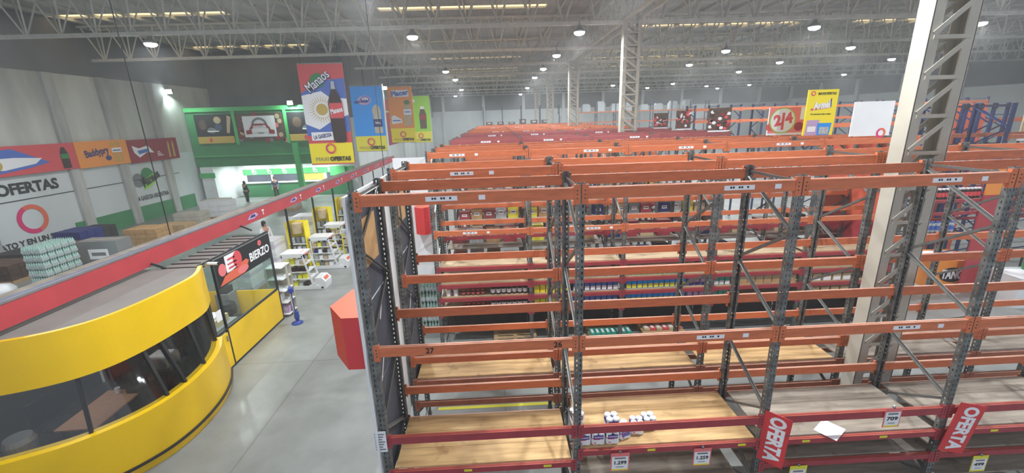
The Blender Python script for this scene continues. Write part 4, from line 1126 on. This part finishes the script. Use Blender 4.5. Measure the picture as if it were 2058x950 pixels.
# people, small in the distance
def person(loc, rz, label, top, bottom, arm=0.5):
    t = thing('person', label, 'person', loc, rz)
    def skin(name, pts, rad, edges, mt, root=0):
        me = bpy.data.meshes.new(name); me.from_pydata(pts, edges, []); me.update()
        o = obj(name, me, t); me.materials.append(mt)
        md = o.modifiers.new('skin', 'SKIN')
        for i, r in enumerate(rad):
            v = me.skin_vertices[0].data[i]; v.radius = (r[0], r[1]) if isinstance(r, tuple) else (r, r); v.use_root = (i == root)
        sb = o.modifiers.new('sub', 'SUBSURF'); sb.levels = 2; sb.render_levels = 2
        return o
    pts = [(0, 0, .95), (0, 0, 1.15), (0, 0, 1.38), (0, 0, 1.5), (0, -.01, 1.6), (0, -.01, 1.72),
           (-.19, 0, 1.42), (-.25, -.02, 1.14), (-.22, -.24 * arm - .02, .92), (-.21, -.30 * arm - .02, .84), (.19, 0, 1.42), (.25, -.02, 1.14), (.22, -.24 * arm - .02, .92), (.21, -.30 * arm - .02, .84),
           (-.1, 0, .88), (-.11, -.02, .48), (-.11, .02, .08), (-.11, -.12, .04), (.1, 0, .88), (.11, -.02, .48), (.11, .02, .08), (.11, -.12, .04)]
    rad = [(.15, .1), (.14, .1), (.16, .1), .055, (.075, .09), (.06, .075), .06, .045, .035, .03, .06, .045, .035, .03, .09, .06, .045, .04, .09, .06, .045, .04]
    ed = [(0, 1), (1, 2), (2, 3), (3, 4), (4, 5), (2, 6), (6, 7), (7, 8), (8, 9), (2, 10), (10, 11), (11, 12), (12, 13), (0, 14), (14, 15), (15, 16), (16, 17), (0, 18), (18, 19), (19, 20), (20, 21)]
    skin('body', pts, rad, ed, M_SKIN)
    jp = [0, 1, 2, 6, 7, 8, 10, 11, 12]; mp_ = {v: i for i, v in enumerate(jp)}
    skin('jacket', [pts[i] for i in jp], [((r[0] + .02, r[1] + .02) if isinstance(r, tuple) else r + .018) for r in (rad[i] for i in jp)], [(mp_[a], mp_[b_]) for a, b_ in ed if a in mp_ and b_ in mp_], top)
    jp = [0, 14, 15, 16, 18, 19, 20]; mp_ = {v: i for i, v in enumerate(jp)}
    skin('trousers', [pts[i] for i in jp], [((r[0] + .01, r[1] + .015) if isinstance(r, tuple) else r + .018) for r in (rad[i] for i in jp)], [(mp_[a], mp_[b_]) for a, b_ in ed if a in mp_ and b_ in mp_], bottom)
    m = MB(); m.smooth = True; m.lathe((0, .02, 1.62), [(.06, -.1), (.095, -.02), (.1, .07), (.085, .15), (.03, .19)], n=14); m.build('hair', M_HAIR, t)
    for s in (-1, 1): MB().lathe((s * .03, -.095, 1.64), [(.008, 0), (.01, .008), (.004, .014)], n=6).build('eye', M_BLACK, t)
    MB().bar((0, -.1, 1.64), (0, -.118, 1.6), .02, .02).build('nose', M_SKIN, t)
    MB().box((0, -.098, 1.565), (.045, .01, .01)).build('mouth', M_PINK, t)
    for s in (-1, 1):
        for k in range(4): MB().tube((s * (.19 + .014 * k), -.32 * arm - .03, .83), (s * (.19 + .014 * k), -.35 * arm - .05, .755 + .008 * abs(k - 1)), .009, n=6).build('finger', M_SKIN, t)
        MB().tube((s * .185, -.31 * arm - .03, .85), (s * .17, -.35 * arm - .06, .80), .01, n=6).build('thumb', M_SKIN, t)
    return t
person((-20.1, 34.3, 0), 2.6, 'person in dark clothing standing with the back turned at the green counter', M_CLOTH, M_CLOTH)
person((-18.9, 36.6, 0), .3, 'person in grey blue clothing leaning at the counter of the green shop', M_DENIM, M_CLOTH, 1.0)
person((-10.75, 19.2, 0), 1.2, 'dark haired person in a white top behind the stacks of white packs', M_PAPER, M_CLOTH)

# ================================================================== LEFT WALL GRAPHICS
LX = XL + .29
def wall_sign(y0, y1, z0, z1, label): 
    t = thing('wall_banner', label, 'wall banner', (0, 0, 0))
    a = Art((LX, y0, z0), (0, 1, 0), (0, 0, 1), y1 - y0, z1 - z0); a.step = .012
    return t, a
t, a = wall_sign(15.8, 25.15, 3.98, 5.4, 'red banner with blue white flag and dark bottle, leftmost on the left wall')
a.slab(.05, M_REDP); a.shape([(.38, .3), (.5, .85), (.66, .9), (.79, .5), (.84, .35), (.72, .2), (.5, .05)], M_BLUEP, 1); a.shape([(.4, .3), (.52, .6), (.66, .6), (.80, .52), (.76, .34), (.6, .2)], M_PAPER, 2); a.ell(.56, .38, .035, .2, M_GOLD, 3)
a.shape([(.905, .05), (.955, .05), (.955, .6), (.94, .85), (.92, .85), (.905, .6)], M_COLA, 1); a.rect(.907, .42, .953, .6, M_GRNP, 2); a.build('print', t)
t, a = wall_sign(25.2, 28.68, 3.93, 5.42, 'orange banner with blue lettering and yellow bottles, middle one on the left wall')
a.slab(.05, M_ORP); a.text('Baddypry', .36, .56, .56, M_NAVY, .03, .12, wfit=.46); a.ell(.56, .3, .06, .1, M_NAVY, 1); a.rect(.66, .5, .86, .68, M_PAPER, 1); a.rect(.68, .56, .84, .6, M_NAVY, 2)
for i in range(3): a.rect(.67 + .07 * i, .1, .71 + .07 * i, .48, M_GOLD, 1); a.rect(.67 + .07 * i, .74, .71 + .07 * i, .92, M_GOLD, 1)
a.build('print', t)
t, a = wall_sign(28.75, 33.1, 3.86, 5.35, 'dark red banner with a white flag shaped logo, rightmost on the left wall')
a.slab(.05, M_MAROON); a.shape([(.06, .75), (.18, .62), (.36, .72), (.46, .38), (.32, .42), (.16, .22), (.08, .45)], M_PAPER, 1); a.shape([(.14, .52), (.34, .58), (.34, .44), (.16, .36)], M_BLUEP, 2)
a.rect(.52, .3, .6, .34, M_PAPER, 1); a.rect(.52, .22, .64, .26, M_PAPER, 1); a.rect(.53, .38, .58, .42, M_PAPER, 1)
a.shape([(.76, .1), (.80, .1), (.81, .7), (.79, .9), (.77, .7)], M_GOLD, 1); a.shape([(.86, .1), (.90, .1), (.91, .7), (.89, .9), (.87, .7)], M_GOLD, 1); a.build('print', t)
# painted lettering and logos on the wall
def painted(name, label, cat):
    o = bpy.data.objects.new(name, None); COL.objects.link(o); o.parent = wall_left; o['label'] = label; return o
def wart(y0, z0, w_, h_): 
    a = Art((XL + .02, y0, z0), (0, 1, 0), (0, 0, 1), w_, h_); a.step = .004; return a
t = painted('painted_lettering', 'large dark OFERTAS lettering painted on the white left wall', 'lettering')
a = wart(19.2, 2.85, 4.75, .9); a.text('MAXIOFERTAS', .5, .5, .74, M_DARK, .04, wfit=1.0); a.build('paint', t)
t = painted('painted_ring', 'big red and magenta ring logo painted on the left wall', 'ring logo')
a = wart(21.0, .77, 2.2, 1.9); a.ring(.53, .5, .75, .52, M_SALM, 1, 40, M_MAG); a.build('paint', t)
t = painted('painted_lettering', 'small dark slogan painted below the ring on the left wall', 'lettering')
a = wart(19.6, .35, 4.6, .5); a.text('BARATO Y EN UN SOLO', .45, .55, .40, M_DARK, .03, wfit=.86); a.build('paint', t)
t = painted('painted_logo', 'green and black fruit drink logo painted on the left wall below the dark red banner', 'logo')
a = wart(28.62, 1.85, 2.75, 1.7); a.ell(.2, .5, .17, .28, M_MGREY, 1); a.ell(.52, .6, .2, .36, M_GRNP, 1, rot=.4); a.shape([(.3, .1), (.38, .5), (.7, .7), (.78, .45), (.55, .2)], M_LIME, 2)
a.text('Manaos', .58, .5, .8, M_DARK, .05, .35, l=3, wfit=.62); a.build('paint', t)
t = painted('painted_lettering', 'dark slogan under the green fruit drink logo on the left wall', 'lettering')
a = wart(28.62, 1.25, 2.9, .5); a.text('LA GASEOSA ARGENTINA', .5, .5, .42, M_DARK, .02, wfit=.98); a.build('paint', t)

# goods by the left wall
carton('fridge_cabinet', 'grey chest cabinet with a pale lid standing right of the greenish bottle stack', (-17.8, 18.95, 0), (1.7, .8, 1.3), M_ALU, 'cabinet')
def loaded_pallet(loc, label, s, mt, n=3):
    t = thing('loaded_pallet', label, 'loaded pallet', loc, 0)
    MB().box((0, 0, .07), (s[0], s[1], .14)).build('pallet', M_PALLET, t)
    hh = (s[2] - .14) / n
    for k in range(n):
        m = MB()
        for i in range(3):
            for j in range(3): m.box(((i - 1) * s[0] / 3, (j - 1) * s[1] / 3, .14 + hh * (k + .5)), (s[0] / 3 - .015, s[1] / 3 - .015, hh - .012))
        m.build('layer', mt, t)
    return t
loaded_pallet((-19.0, 22.9, 0), 'pallet with tan boxes, first beyond the grey chest cabinet', (1.7, 1.2, .9), M_CARD)
loaded_pallet((-19.2, 25.2, 0), 'low pallet with pale boards near the left wall', (1.6, 1.0, .55), M_PALLET, 2)
loaded_pallet((-19.5, 27.0, 0), 'pallet with cream boxes in the middle of the left bay', (1.6, 1.0, .85), M_CREAM)
loaded_pallet((-19.1, 29.1, 0), 'tall pallet with white boxes closest to the green shop', (1.9, 1.0, 1.2), M_WHITE)
loaded_pallet((-20.3, 30.9, 0), 'pallet with white boxes behind the tall one, by the corner', (1.6, 1.0, 1.0), M_CREAM)
loaded_pallet((-15.4, 31.3, 0), 'pallet with pale boxes in front of the green counter', (1.4, 1.0, .8), M_CREAM)
loaded_pallet((-20.2, 19.5, 0), 'pallet with dark brown goods against the left wall', (1.4, 1.4, 1.0), M_BROWNG)
loaded_pallet((-20.4, 15.0, 0), 'pallet with mixed brown goods left of the greenish bottle stack', (1.6, 1.6, .9), M_BROWNG)
loaded_pallet((-21.4, 21.6, 0), 'pallet with dark blue goods under the painted slogan', (1.3, 1.3, 1.2), M_NAVY)
for i, (x, y, sx, sz, mt_, lb) in enumerate(((-20.8, 17.6, 1.5, .8, M_BROWNG, 'pallet of brown goods behind the greenish bottle stack, against the white wall'), (-18.2, 12.6, 1.6, .7, M_BROWNG, 'pallet of dark goods at the left edge, behind the red fascia'), (-16.6, 20.6, 1.5, .35, M_DARKI, 'low dark pallet load just beyond the grey chest cabinet'), (-22.3, 23.5, 1.2, .9, M_DARKI, 'pallet of dark goods below the painted slogan, by the wall foot'), (-22.0, 19.3, 1.3, .8, M_DARKI, 'pallet of dark goods by the wall foot under the painted ring'))):
    loaded_pallet((x, y, 0), lb, (sx, 1.2, sz), mt_)
def sack(loc, label, s, mt):
    m = MB(); m.smooth = True
    m.lathe((0, 0, 0), [(s * .6, 0), (s, s * .25), (s * 1.0, s * .6), (s * .7, s * .95), (s * .25, s * 1.08)], n=12)
    o = m.build('filled_sack', mt); o.location = loc; return tag(o, label, 'sack')
sack((-18.9, 14.6, 0), 'grey filled sack at the left edge of the photo, near the brown goods', .5, M_ALU)
sack((-18.2, 14.0, 0), 'pale filled sack at the left edge, in front of the grey one', .4, M_WHITE)
sack((-19.12, 15.72, .0), 'white crumpled sack left of the bottle stack', .45, M_WHITE)

# ================================================================== HANGING BANNERS
def hanging(label, x0, x1, y, z0, z1, kind):
    t = thing('hanging_banner', label, 'banner', (0, y, 0))
    a = Art((x0, 0, z0), (1, 0, 0), (0, 0, 1), x1 - x0, z1 - z0); a.step = .01
    yb = .22
    if kind == 0:
        a.slab(.02, M_REDP); a.rect(0, 0, 1, yb, M_YELP, 1); a.rect(0, .0, 1, .012, M_SALM, 2)
        a.shape([(0, .72), (.4, .84), (1, .86), (1, .34), (.72, .30), (0, .3)], M_BLUEP, 1)
        a.shape([(0, .42), (0, .70), (.45, .74), (.62, .68), (1, .66), (1, .50), (.6, .44), (.3, .36)], M_PAPER, 2)
        for i in range(28):
            an = 2 * math.pi * i / 28; d = .05
            a.shape([(.42 + math.cos(an - d) * .18, .56 + math.sin(an - d) * .078), (.42 + math.cos(an) * .34, .56 + math.sin(an) * .148), (.42 + math.cos(an + d) * .18, .56 + math.sin(an + d) * .078)], M_GOLD, 3)
        a.ell(.42, .56, .13, .058, M_GOLD, 4)
        a.rect(.10, .25, .6, .335, M_PAPER, 5); a.text('LA GASEOSA', .35, .292, .24, M_NAVY, .03, .14, l=6, wfit=.42)
        bt = [(.60, .24), (.66, .225), (.84, .225), (.90, .24), (.91, .47), (.90, .62), (.86, .68), (.79, .755), (.78, .80), (.70, .80), (.69, .755), (.62, .68), (.58, .62), (.585, .47)]
        a.shape(bt, M_COLA, 7); a.shape([(.60, .47), (.90, .47), (.90, .62), (.60, .62)], M_REDP, 8); a.text('Manaos', .75, .545, .3, M_PAPER, .04, .2, l=9, wfit=.28)
        a.shape([(.695, .755), (.785, .755), (.775, .83), (.705, .83)], M_SILVER, 8)
        a.ell(.40, .84, .18, .07, M_GRNP, 3, rot=.5); a.text('Manaos', .40, .83, .62, M_NAVY, .05, .62, l=4, wfit=.62); a.text('Manaos', .405, .834, .58, M_PAPER, .01, .62, l=5, wfit=.60)
    elif kind == 1:
        a.slab(.02, M_CYAN); a.rect(0, 0, 1, .24, M_YELG, 1)
        a.ell(.42, .79, .22, .07, M_LILAC, 2, rot=.1); a.ell(.45, .80, .15, .05, M_BLUEP, 3); a.text('Villa', .45, .81, .24, M_PAPER, .03, .1, l=4); a.text('MANAOS', .32, .77, .2, M_NAVY, .03, .1, l=4)
        a.shape([(.66, .28), (.92, .28), (.93, .48), (.90, .55), (.92, .62), (.88, .68), (.82, .72), (.74, .72), (.66, .68), (.63, .62), (.66, .55), (.64, .48)], M_CREAM, 2); a.rect(.645, .38, .925, .50, M_NAVY, 3); a.text('Villa', .78, .44, .2, M_PAPER, .02, l=4); a.rect(.73, .72, .83, .74, M_CYAN, 3)
    elif kind == 2:
        a.slab(.02, M_ORP); a.rect(0, 0, 1, .26, M_YELP, 1)
        a.text('Placer', .5, .88, .5, M_BLUEP, .05, .1, wfit=.72, l=3); a.rect(.18, .82, .86, .94, M_PAPER, 1)
        a.shape([(.6, .3), (.9, .3), (.92, .5), (.9, .66), (.82, .74), (.7, .74), (.62, .66), (.58, .5)], M_TAN, 1); a.rect(.6, .5, .92, .6, M_PAPER, 2); a.rect(.64, .54, .88, .56, M_BLUEP, 3); a.shape([(.08, .34), (.5, .36), (.5, .42), (.2, .5), (.08, .48)], M_PAPER, 1); a.rect(.12, .39, .44, .41, M_BLUEP, 2)
        a.ell(.76, .72, .12, .04, M_GRNP, 2)
    else:
        a.slab(.02, M_LIME); a.rect(0, 0, 1, .24, M_YELG, 1)
        a.shape([(.5, .3), (.8, .3), (.82, .6), (.74, .72), (.56, .72), (.48, .6)], M_BROWNG, 1); a.rect(.5, .5, .8, .6, M_MAROON, 2); a.rect(.56, .72, .74, .78, M_PAPER, 2); a.ell(.2, .9, .14, .04, M_PAPER, 1)
    a.ring(.5, .15 if kind != 0 else .165, .24, .16, M_SALM, 6, 28, M_MAG)
    a.text('MAXI', .27, .055, .26, M_GOLD if kind != 0 else M_MGREY, .0, wfit=.3, l=6); a.text('OFERTAS', .69, .055, .26, M_BLACK, .05, wfit=.48, l=6)
    o = a.build('print', t)
    MB().tube((x0, 0, z1 + .02), (x1, 0, z1 + .02), .025, n=8).build('top_rod', M_ALU, t)
    MB().tube((x0, 0, z0 - .0), (x1, 0, z0 - .0), .02, n=8).build('bottom_rod', M_ALU, t)
    for x in (x0 + .15, x1 - .15): MB().tube((x, 0, z1), (x, .05, 9.95), .008, n=5).build('hanging_cord', M_BLACK, t)
    return t
hanging('large hanging banner with a cola bottle, sun and blue white flag, nearest of the four', -8.78, -6.76, 20.7, 4.12, 8.6, 0)
hanging('blue hanging banner with a white bottle, second of the four', -8.85, -6.92, 27.9, 4.2, 8.15, 1)
hanging('orange hanging banner with blue lettering, third of the four', -8.25, -6.35, 35.0, 4.35, 8.6, 2)
hanging('lime green hanging banner, farthest and partly hidden by the orange one', -8.15, -6.1, 42.3, 3.95, 8.25, 3)
# maroon panel on far wall behind them
t = thing('wall_banner', 'tall maroon panel on the far left wall between blue and orange banners', 'wall banner', (-10.98, 0, 0))
a = Art((0, 44.6, 3.6), (0, 1, 0), (0, 0, 1), 6.5, 4.6); a.slab(.03, M_MAROON); a.text('LUJO', .5, .4, 1.3, M_TAN, .02, l=2); a.rect(0, .72, 1, .75, M_TAN, 1); a.build('print', t)
for i, (x, y, z0, z1, lab) in enumerate(((-4.2, 16.1, 4.3, 11.95, 'thin black cable hanging from the roof in front of the blue banner'), (-8.45, 10.8, 3.36, 11.95, 'thin black cable dropping from the roof onto the dusty ledge at left'))):
    o = MB().tube((0, 0, 0), (0, 0, z1 - z0), .012, n=6).build('hanging_cable', M_BLACK); o.location = (x, y, z0); tag(o, lab, 'cable')

# ================================================================== SIGNS ON THE RACK TOPS
def top_sign(name, label, x0, x1, y, z0, z1, kind):
    t = thing(name, label, 'sign board', (0, y, 0))
    a = Art((x0, 0, z0), (1, 0, 0), (0, 0, 1), x1 - x0, z1 - z0)
    if kind == 'white': a.slab(.04, M_WHITE); a.ring(.78, .08, .12, .07, M_SALM, 1, 24, M_MAG)
    elif kind == 'armel':
        a.slab(.04, M_YELP); a.ring(.16, .92, .07, .035, M_SALM, 1, 20, M_REDP); a.text('MAXIOFERTAS', .62, .91, .1, M_BLACK, .02, wfit=.6)
        a.shape([(.62, .62), (.82, .62), (.80, .82)], M_NAVY, 1); a.text('Armel', .5, .66, .26, M_PAPER, .06, .1, l=3, wfit=.56); a.shape([(.14, .55), (.8, .60), (.8, .63), (.14, .59)], M_REDP, 2); a.text('Te mereces algo mejor', .5, .47, .06, M_BLACK, .02, wfit=.7)
        a.shape([(.05, 0), (.45, 0), (.5, .34), (.08, .34)], M_LILAC, 1); a.shape([(.46, 0), (.88, 0), (.92, .27), (.44, .27)], M_CYAN, 2); a.shape([(.52, .02), (.84, .02), (.84, .18), (.52, .18)], M_SILVER, 3); a.rect(.12, .08, .4, .2, M_PAPER, 2)
    elif kind == '24':
        a.slab(.04, M_PAPER); a.rect(0, .08, 1, 1, M_PINK, 1); a.ell(.06, .3, .12, .14, M_REDP, 2); a.ell(.86, .3, .13, .16, M_MAROON, 2); a.ell(.38, .53, .36, .46, M_LIME, 3, 32); a.ell(.38, .53, .33, .43, M_WHITE, 4, 32)
        a.text('2', .24, .52, .42, M_REDP, .05, .2, l=5); a.text('|', .39, .55, .5, M_REDP, .04, 0, l=5); a.text('4', .55, .6, .42, M_REDP, .05, .2, l=5); a.rect(.86, .55, 1, 1, M_PAPER, 3)
    elif kind == 'food':
        a.slab(.04, M_BROWNG)
        random.seed(hash(label) % 1000 if 0 else len(label))
        for i in range(34): a.ell(.08 + .84 * random.random(), .12 + .82 * random.random(), .09, .07, random.choice([M_REDP, M_PINK, M_MAROON, M_PAPER, M_COLA, M_BROWNG]), 1 + i % 4, 10)
        a.rect(0, 0, 1, .06, M_PAPER, 6)
    a.build('print', t)
    for x in (x0 + .1, x1 - .1): MB().box((x, .05, (z0 - .02 + z1) / 2), (.03, .03, z1 - z0 + .03)).build('support_post', M_DARK, t)
    return t
top_sign('sign_board', 'plain white board with small ring logo on the can rack, beside the column', 8.78, 9.78, 10.35, 5.30, 6.12, 'white')
top_sign('sign_board', 'tall yellow board with Armel lettering standing on the rack tops', 8.87, 9.74, 12.12, 5.25, 6.5, 'armel')
top_sign('sign_board', 'white and pink board with large red 2/4 figures on the rack tops', 8.22, 9.32, 12.75, 5.25, 6.05, '24')
top_sign('sign_board', 'dark food picture board third from the big column on the rack tops', 7.9, 8.75, 15.8, 5.27, 6.12, 'food')
top_sign('sign_board', 'red food picture board further along the rack tops', 7.9, 8.55, 18.65, 5.27, 6.08, 'food')
top_sign('sign_board', 'smallest and farthest food picture board on the rack tops', 7.9, 8.6, 21.3, 5.27, 6.0, 'food')
t = thing('standing_board', 'tall orange and red panel closing the right end of the can rack rows', 'end panel', (10.62, 11.7, 0))
MB().box((0, 0, 4.0), (.04, 2.7, 2.2)).build('orange_part', M_SALM, t); MB().box((0, 0, 1.45), (.04, 2.7, 2.9)).build('red_part', M_RAIL, t)
t = thing('standing_board', 'narrow orange over red panel standing left of the rack at the right edge', 'end panel', (15.25, 12.3, 0))
MB().box((.1, 0, 3.7), (.5, .05, .9)).build('orange_part', M_ORP, t); MB().box((.1, 0, 1.62), (.55, .05, 3.24)).build('red_part', M_RAIL, t)
t = thing('poster_board', 'brown food poster board at the right edge of the photo', 'poster board', (0, 14.2, 0))
a = Art((18.1, 0, 4.7), (1, 0, 0), (0, 0, 1), 1.7, 1.55); a.slab(.04, M_TAN); a.ell(.5, .55, .4, .3, M_BROWNG, 1); a.ell(.55, .5, .25, .18, M_PINK, 2); a.ring(.62, .2, .16, .09, M_SALM, 3); a.rect(0, 0, 1, .08, M_PAPER, 2); a.build('print', t)
for x in (18.2, 19.7): MB().box((x, .06, 3.1), (.05, .05, 6.2)).build('post', M_DARK, t)
rack('empty dark blue upright frames stored close together behind the red bottle shelves', 15.4, .5, 5, 14.6, 15.6, 6.0, [(5.9, .06, M_DARK, None), (4.6, .06, M_DARK, None)], [], holes=False, bluem=M_BLUE)
t = thing('wall_board', 'large orange board behind the blue upright frames at right', 'board', (15.0, 15.9, 0))
MB().box((2.9, 0, 3.0), (1.5, .05, 6.0)).build('board', M_SALM, t)

# floor displays on the right
def floor_display(label, loc, s, mt, txt, tm, mt2):
    t = thing('floor_display', label, 'display bin', loc, -.12)
    a = MB(); a.box((0, -s[1] / 2, s[2] / 2), (s[0], .03, s[2])); a.build('front_panel', mt, t)
    for q in (-1, 1): MB().box((q * s[0] / 2, 0, s[2] / 2), (.03, s[1], s[2])).build('side_panel', mt, t)
    MB().box((0, s[1] / 2, s[2] / 2), (s[0], .03, s[2])).build('back_panel', mt, t)
    MB().box((0, 0, s[2] - .06), (s[0] - .06, s[1] - .06, .05)).build('tray', M_PAPER, t)
    a = Art((-s[0] / 2, -s[1] / 2 - .02, 0), (1, 0, 0), (0, 0, 1), s[0], s[2]); a.ell(.42, .5, .26, .26, mt2, 1); a.text(txt, .42, .5, .42, tm, .05, l=2, wfit=.44); a.build('print', t)
    return t
floor_display('orange display bin with white TANG lettering on the floor at right', (15.3, 13.2, 0), (1.5, 1.2, 1.0), M_ORP, 'TANG', M_PAPER, M_BLACK)
floor_display('white and lilac display bin with dark script lettering on the floor at the right edge', (16.3, 11.45, 0), (1.6, 1.0, .95), M_WHITE, 'Light', M_NAVY, M_LILAC)
t = thing('green_crate', 'dark green crate above the white display bin at the right edge', 'crate', (16.9, 12.0, .96)); 
t.location = (16.75, 11.65, .93); MB().box((0, 0, .16), (.6, .4, .32)).build('crate_body', M_GRNP, t); MB().box((0, 0, .34), (.64, .44, .04)).build('crate_rim', M_GRNP, t)

# ================================================================== SIGNS ON THE NEAREST RACK
def price_card(label, x, z1, ht, wd, top, txt, frame, y=Y1 - .065, foot=M_YELP):
    t = thing('price_card', label, 'price card', (x, y, z1))
    a = Art((-wd / 2, 0, -ht), (1, 0, 0), (0, 0, 1), wd, ht); a.step = .0015; a.slab(.004, frame)
    a.rect(.06, .1, .94, .8, M_PAPER, 1); a.rect(.1, .84, .9, .96, top, 1); a.rect(.06, .03, .94, .1, foot, 1)
    a.text(txt, .5, .45, ht * .26, M_BLACK, .03, l=2, wfit=.66); a.rect(.2, .66, .8, .75, M_MGREY, 2); a.rect(.28, .2, .7, .24, M_MGREY, 2)
    a.build('card', t)
    MB().box((0, .01, .01), (.03, .02, .04)).build('clip', M_ALU, t)
    return t
price_card('price card reading 1.299 under the toilet paper packs', 1.56, 1.50, .30, .26, M_PINK, '1.299', M_PINK)
price_card('price card reading 1.259 hanging below the empty deck', 2.72, 1.50, .29, .25, M_PINK, '1.259', M_PINK)
price_card('price card reading 709 hanging on the red beam of the grey decked bay', 5.36, 1.99, .31, .24, M_PINK, '709', M_PINK)
price_card('yellow edged price card reading 417 at the bottom edge below the grey decked bay', 4.15, 1.10, .32, .25, M_YELG, '417', M_YELG)
price_card('yellow edged price card reading 499 low at the bottom right', 6.86, 1.09, .28, .23, M_YELG, '499', M_YELG)
def oferta(label, pos, rz, wd, tilt=.17):
    t = thing('offer_sign', label, 'offer sign', pos, rz)
    t.rotation_euler[1] = tilt
    ht = .80
    a = Art((-wd / 2, 0, -ht), (1, 0, 0), (0, 0, 1), wd, ht); a.step = .002
    a.slab(.012, M_REDS)
    a.text('OFERTA', .5, .5, .25, M_PAPER, .045, -math.pi / 2, l=1, wfit=None)
    # stretch lettering to run down the sign
    o = a.build('board', t)
    for c in o.children:
        zsv = [v.co.z for v in c.data.vertices]; k = (ht * .9) / (max(zsv) - min(zsv)); mid = (max(zsv) + min(zsv)) / 2
        for v in c.data.vertices: v.co.z = -ht / 2 + (v.co.z - mid) * k
    MB().box((wd / 2 - .02, .05, -.25), (.03, .1, .04)).build('bracket', M_ALU, t)
    return t
oferta('red OFERTA sign turned sideways, left one of two on the nearest rack', (3.66, Y1 - .16, 2.05), -.75, .32, .04)
oferta('red OFERTA sign facing the viewer, right one of two on the nearest rack', (6.42, Y1 - .13, 2.03), -.12, .34)
o = MB().box((0, 0, .001), (.36, .28, .002)).build('paper_sheet', M_PAPER); o.location = (4.62, 4.86, 1.57); o.rotation_euler[2] = .6; tag(o, 'loose white paper sheet lying on the grey deck', 'paper sheet')
for i, (x, z) in enumerate(((-.55, 1.335), (.55, 1.335), (2.0, 1.505), (3.28, 1.505), (4.2, 1.505), (5.32, 1.505), (6.95, 1.505))):
    o = MB().box((0, 0, 0), (.11, .003, .035)).build('shelf_ticket', M_YELG); o.location = (x, Y1 - .0475, z)
    tag(o, 'small yellow shelf ticket on the red beam edge, %s from the left' % ORD[i], 'shelf ticket', 'yellow shelf tickets on the nearest rack')

# thin scatter volume added to imitate the veil of lens and window glass
hz = bpy.data.materials.new('veil haze'); hz.use_nodes = True
hz.node_tree.nodes.remove(hz.node_tree.nodes['Principled BSDF'])
vs = hz.node_tree.nodes.new('ShaderNodeVolumeScatter'); vs.inputs['Density'].default_value = .004; vs.inputs['Anisotropy'].default_value = .2
hz.node_tree.links.new(vs.outputs[0], hz.node_tree.nodes['Material Output'].inputs['Volume'])
o = MB().box(((XL + XR) / 2, (YF + YB) / 2, 6), (XR - XL + 3, YB - YF + 6, 16)).build('veil_haze', hz); o['kind'] = 'stuff'; o['label'] = 'added thin haze volume standing in for the veil of lens and glass'; o['category'] = 'haze'
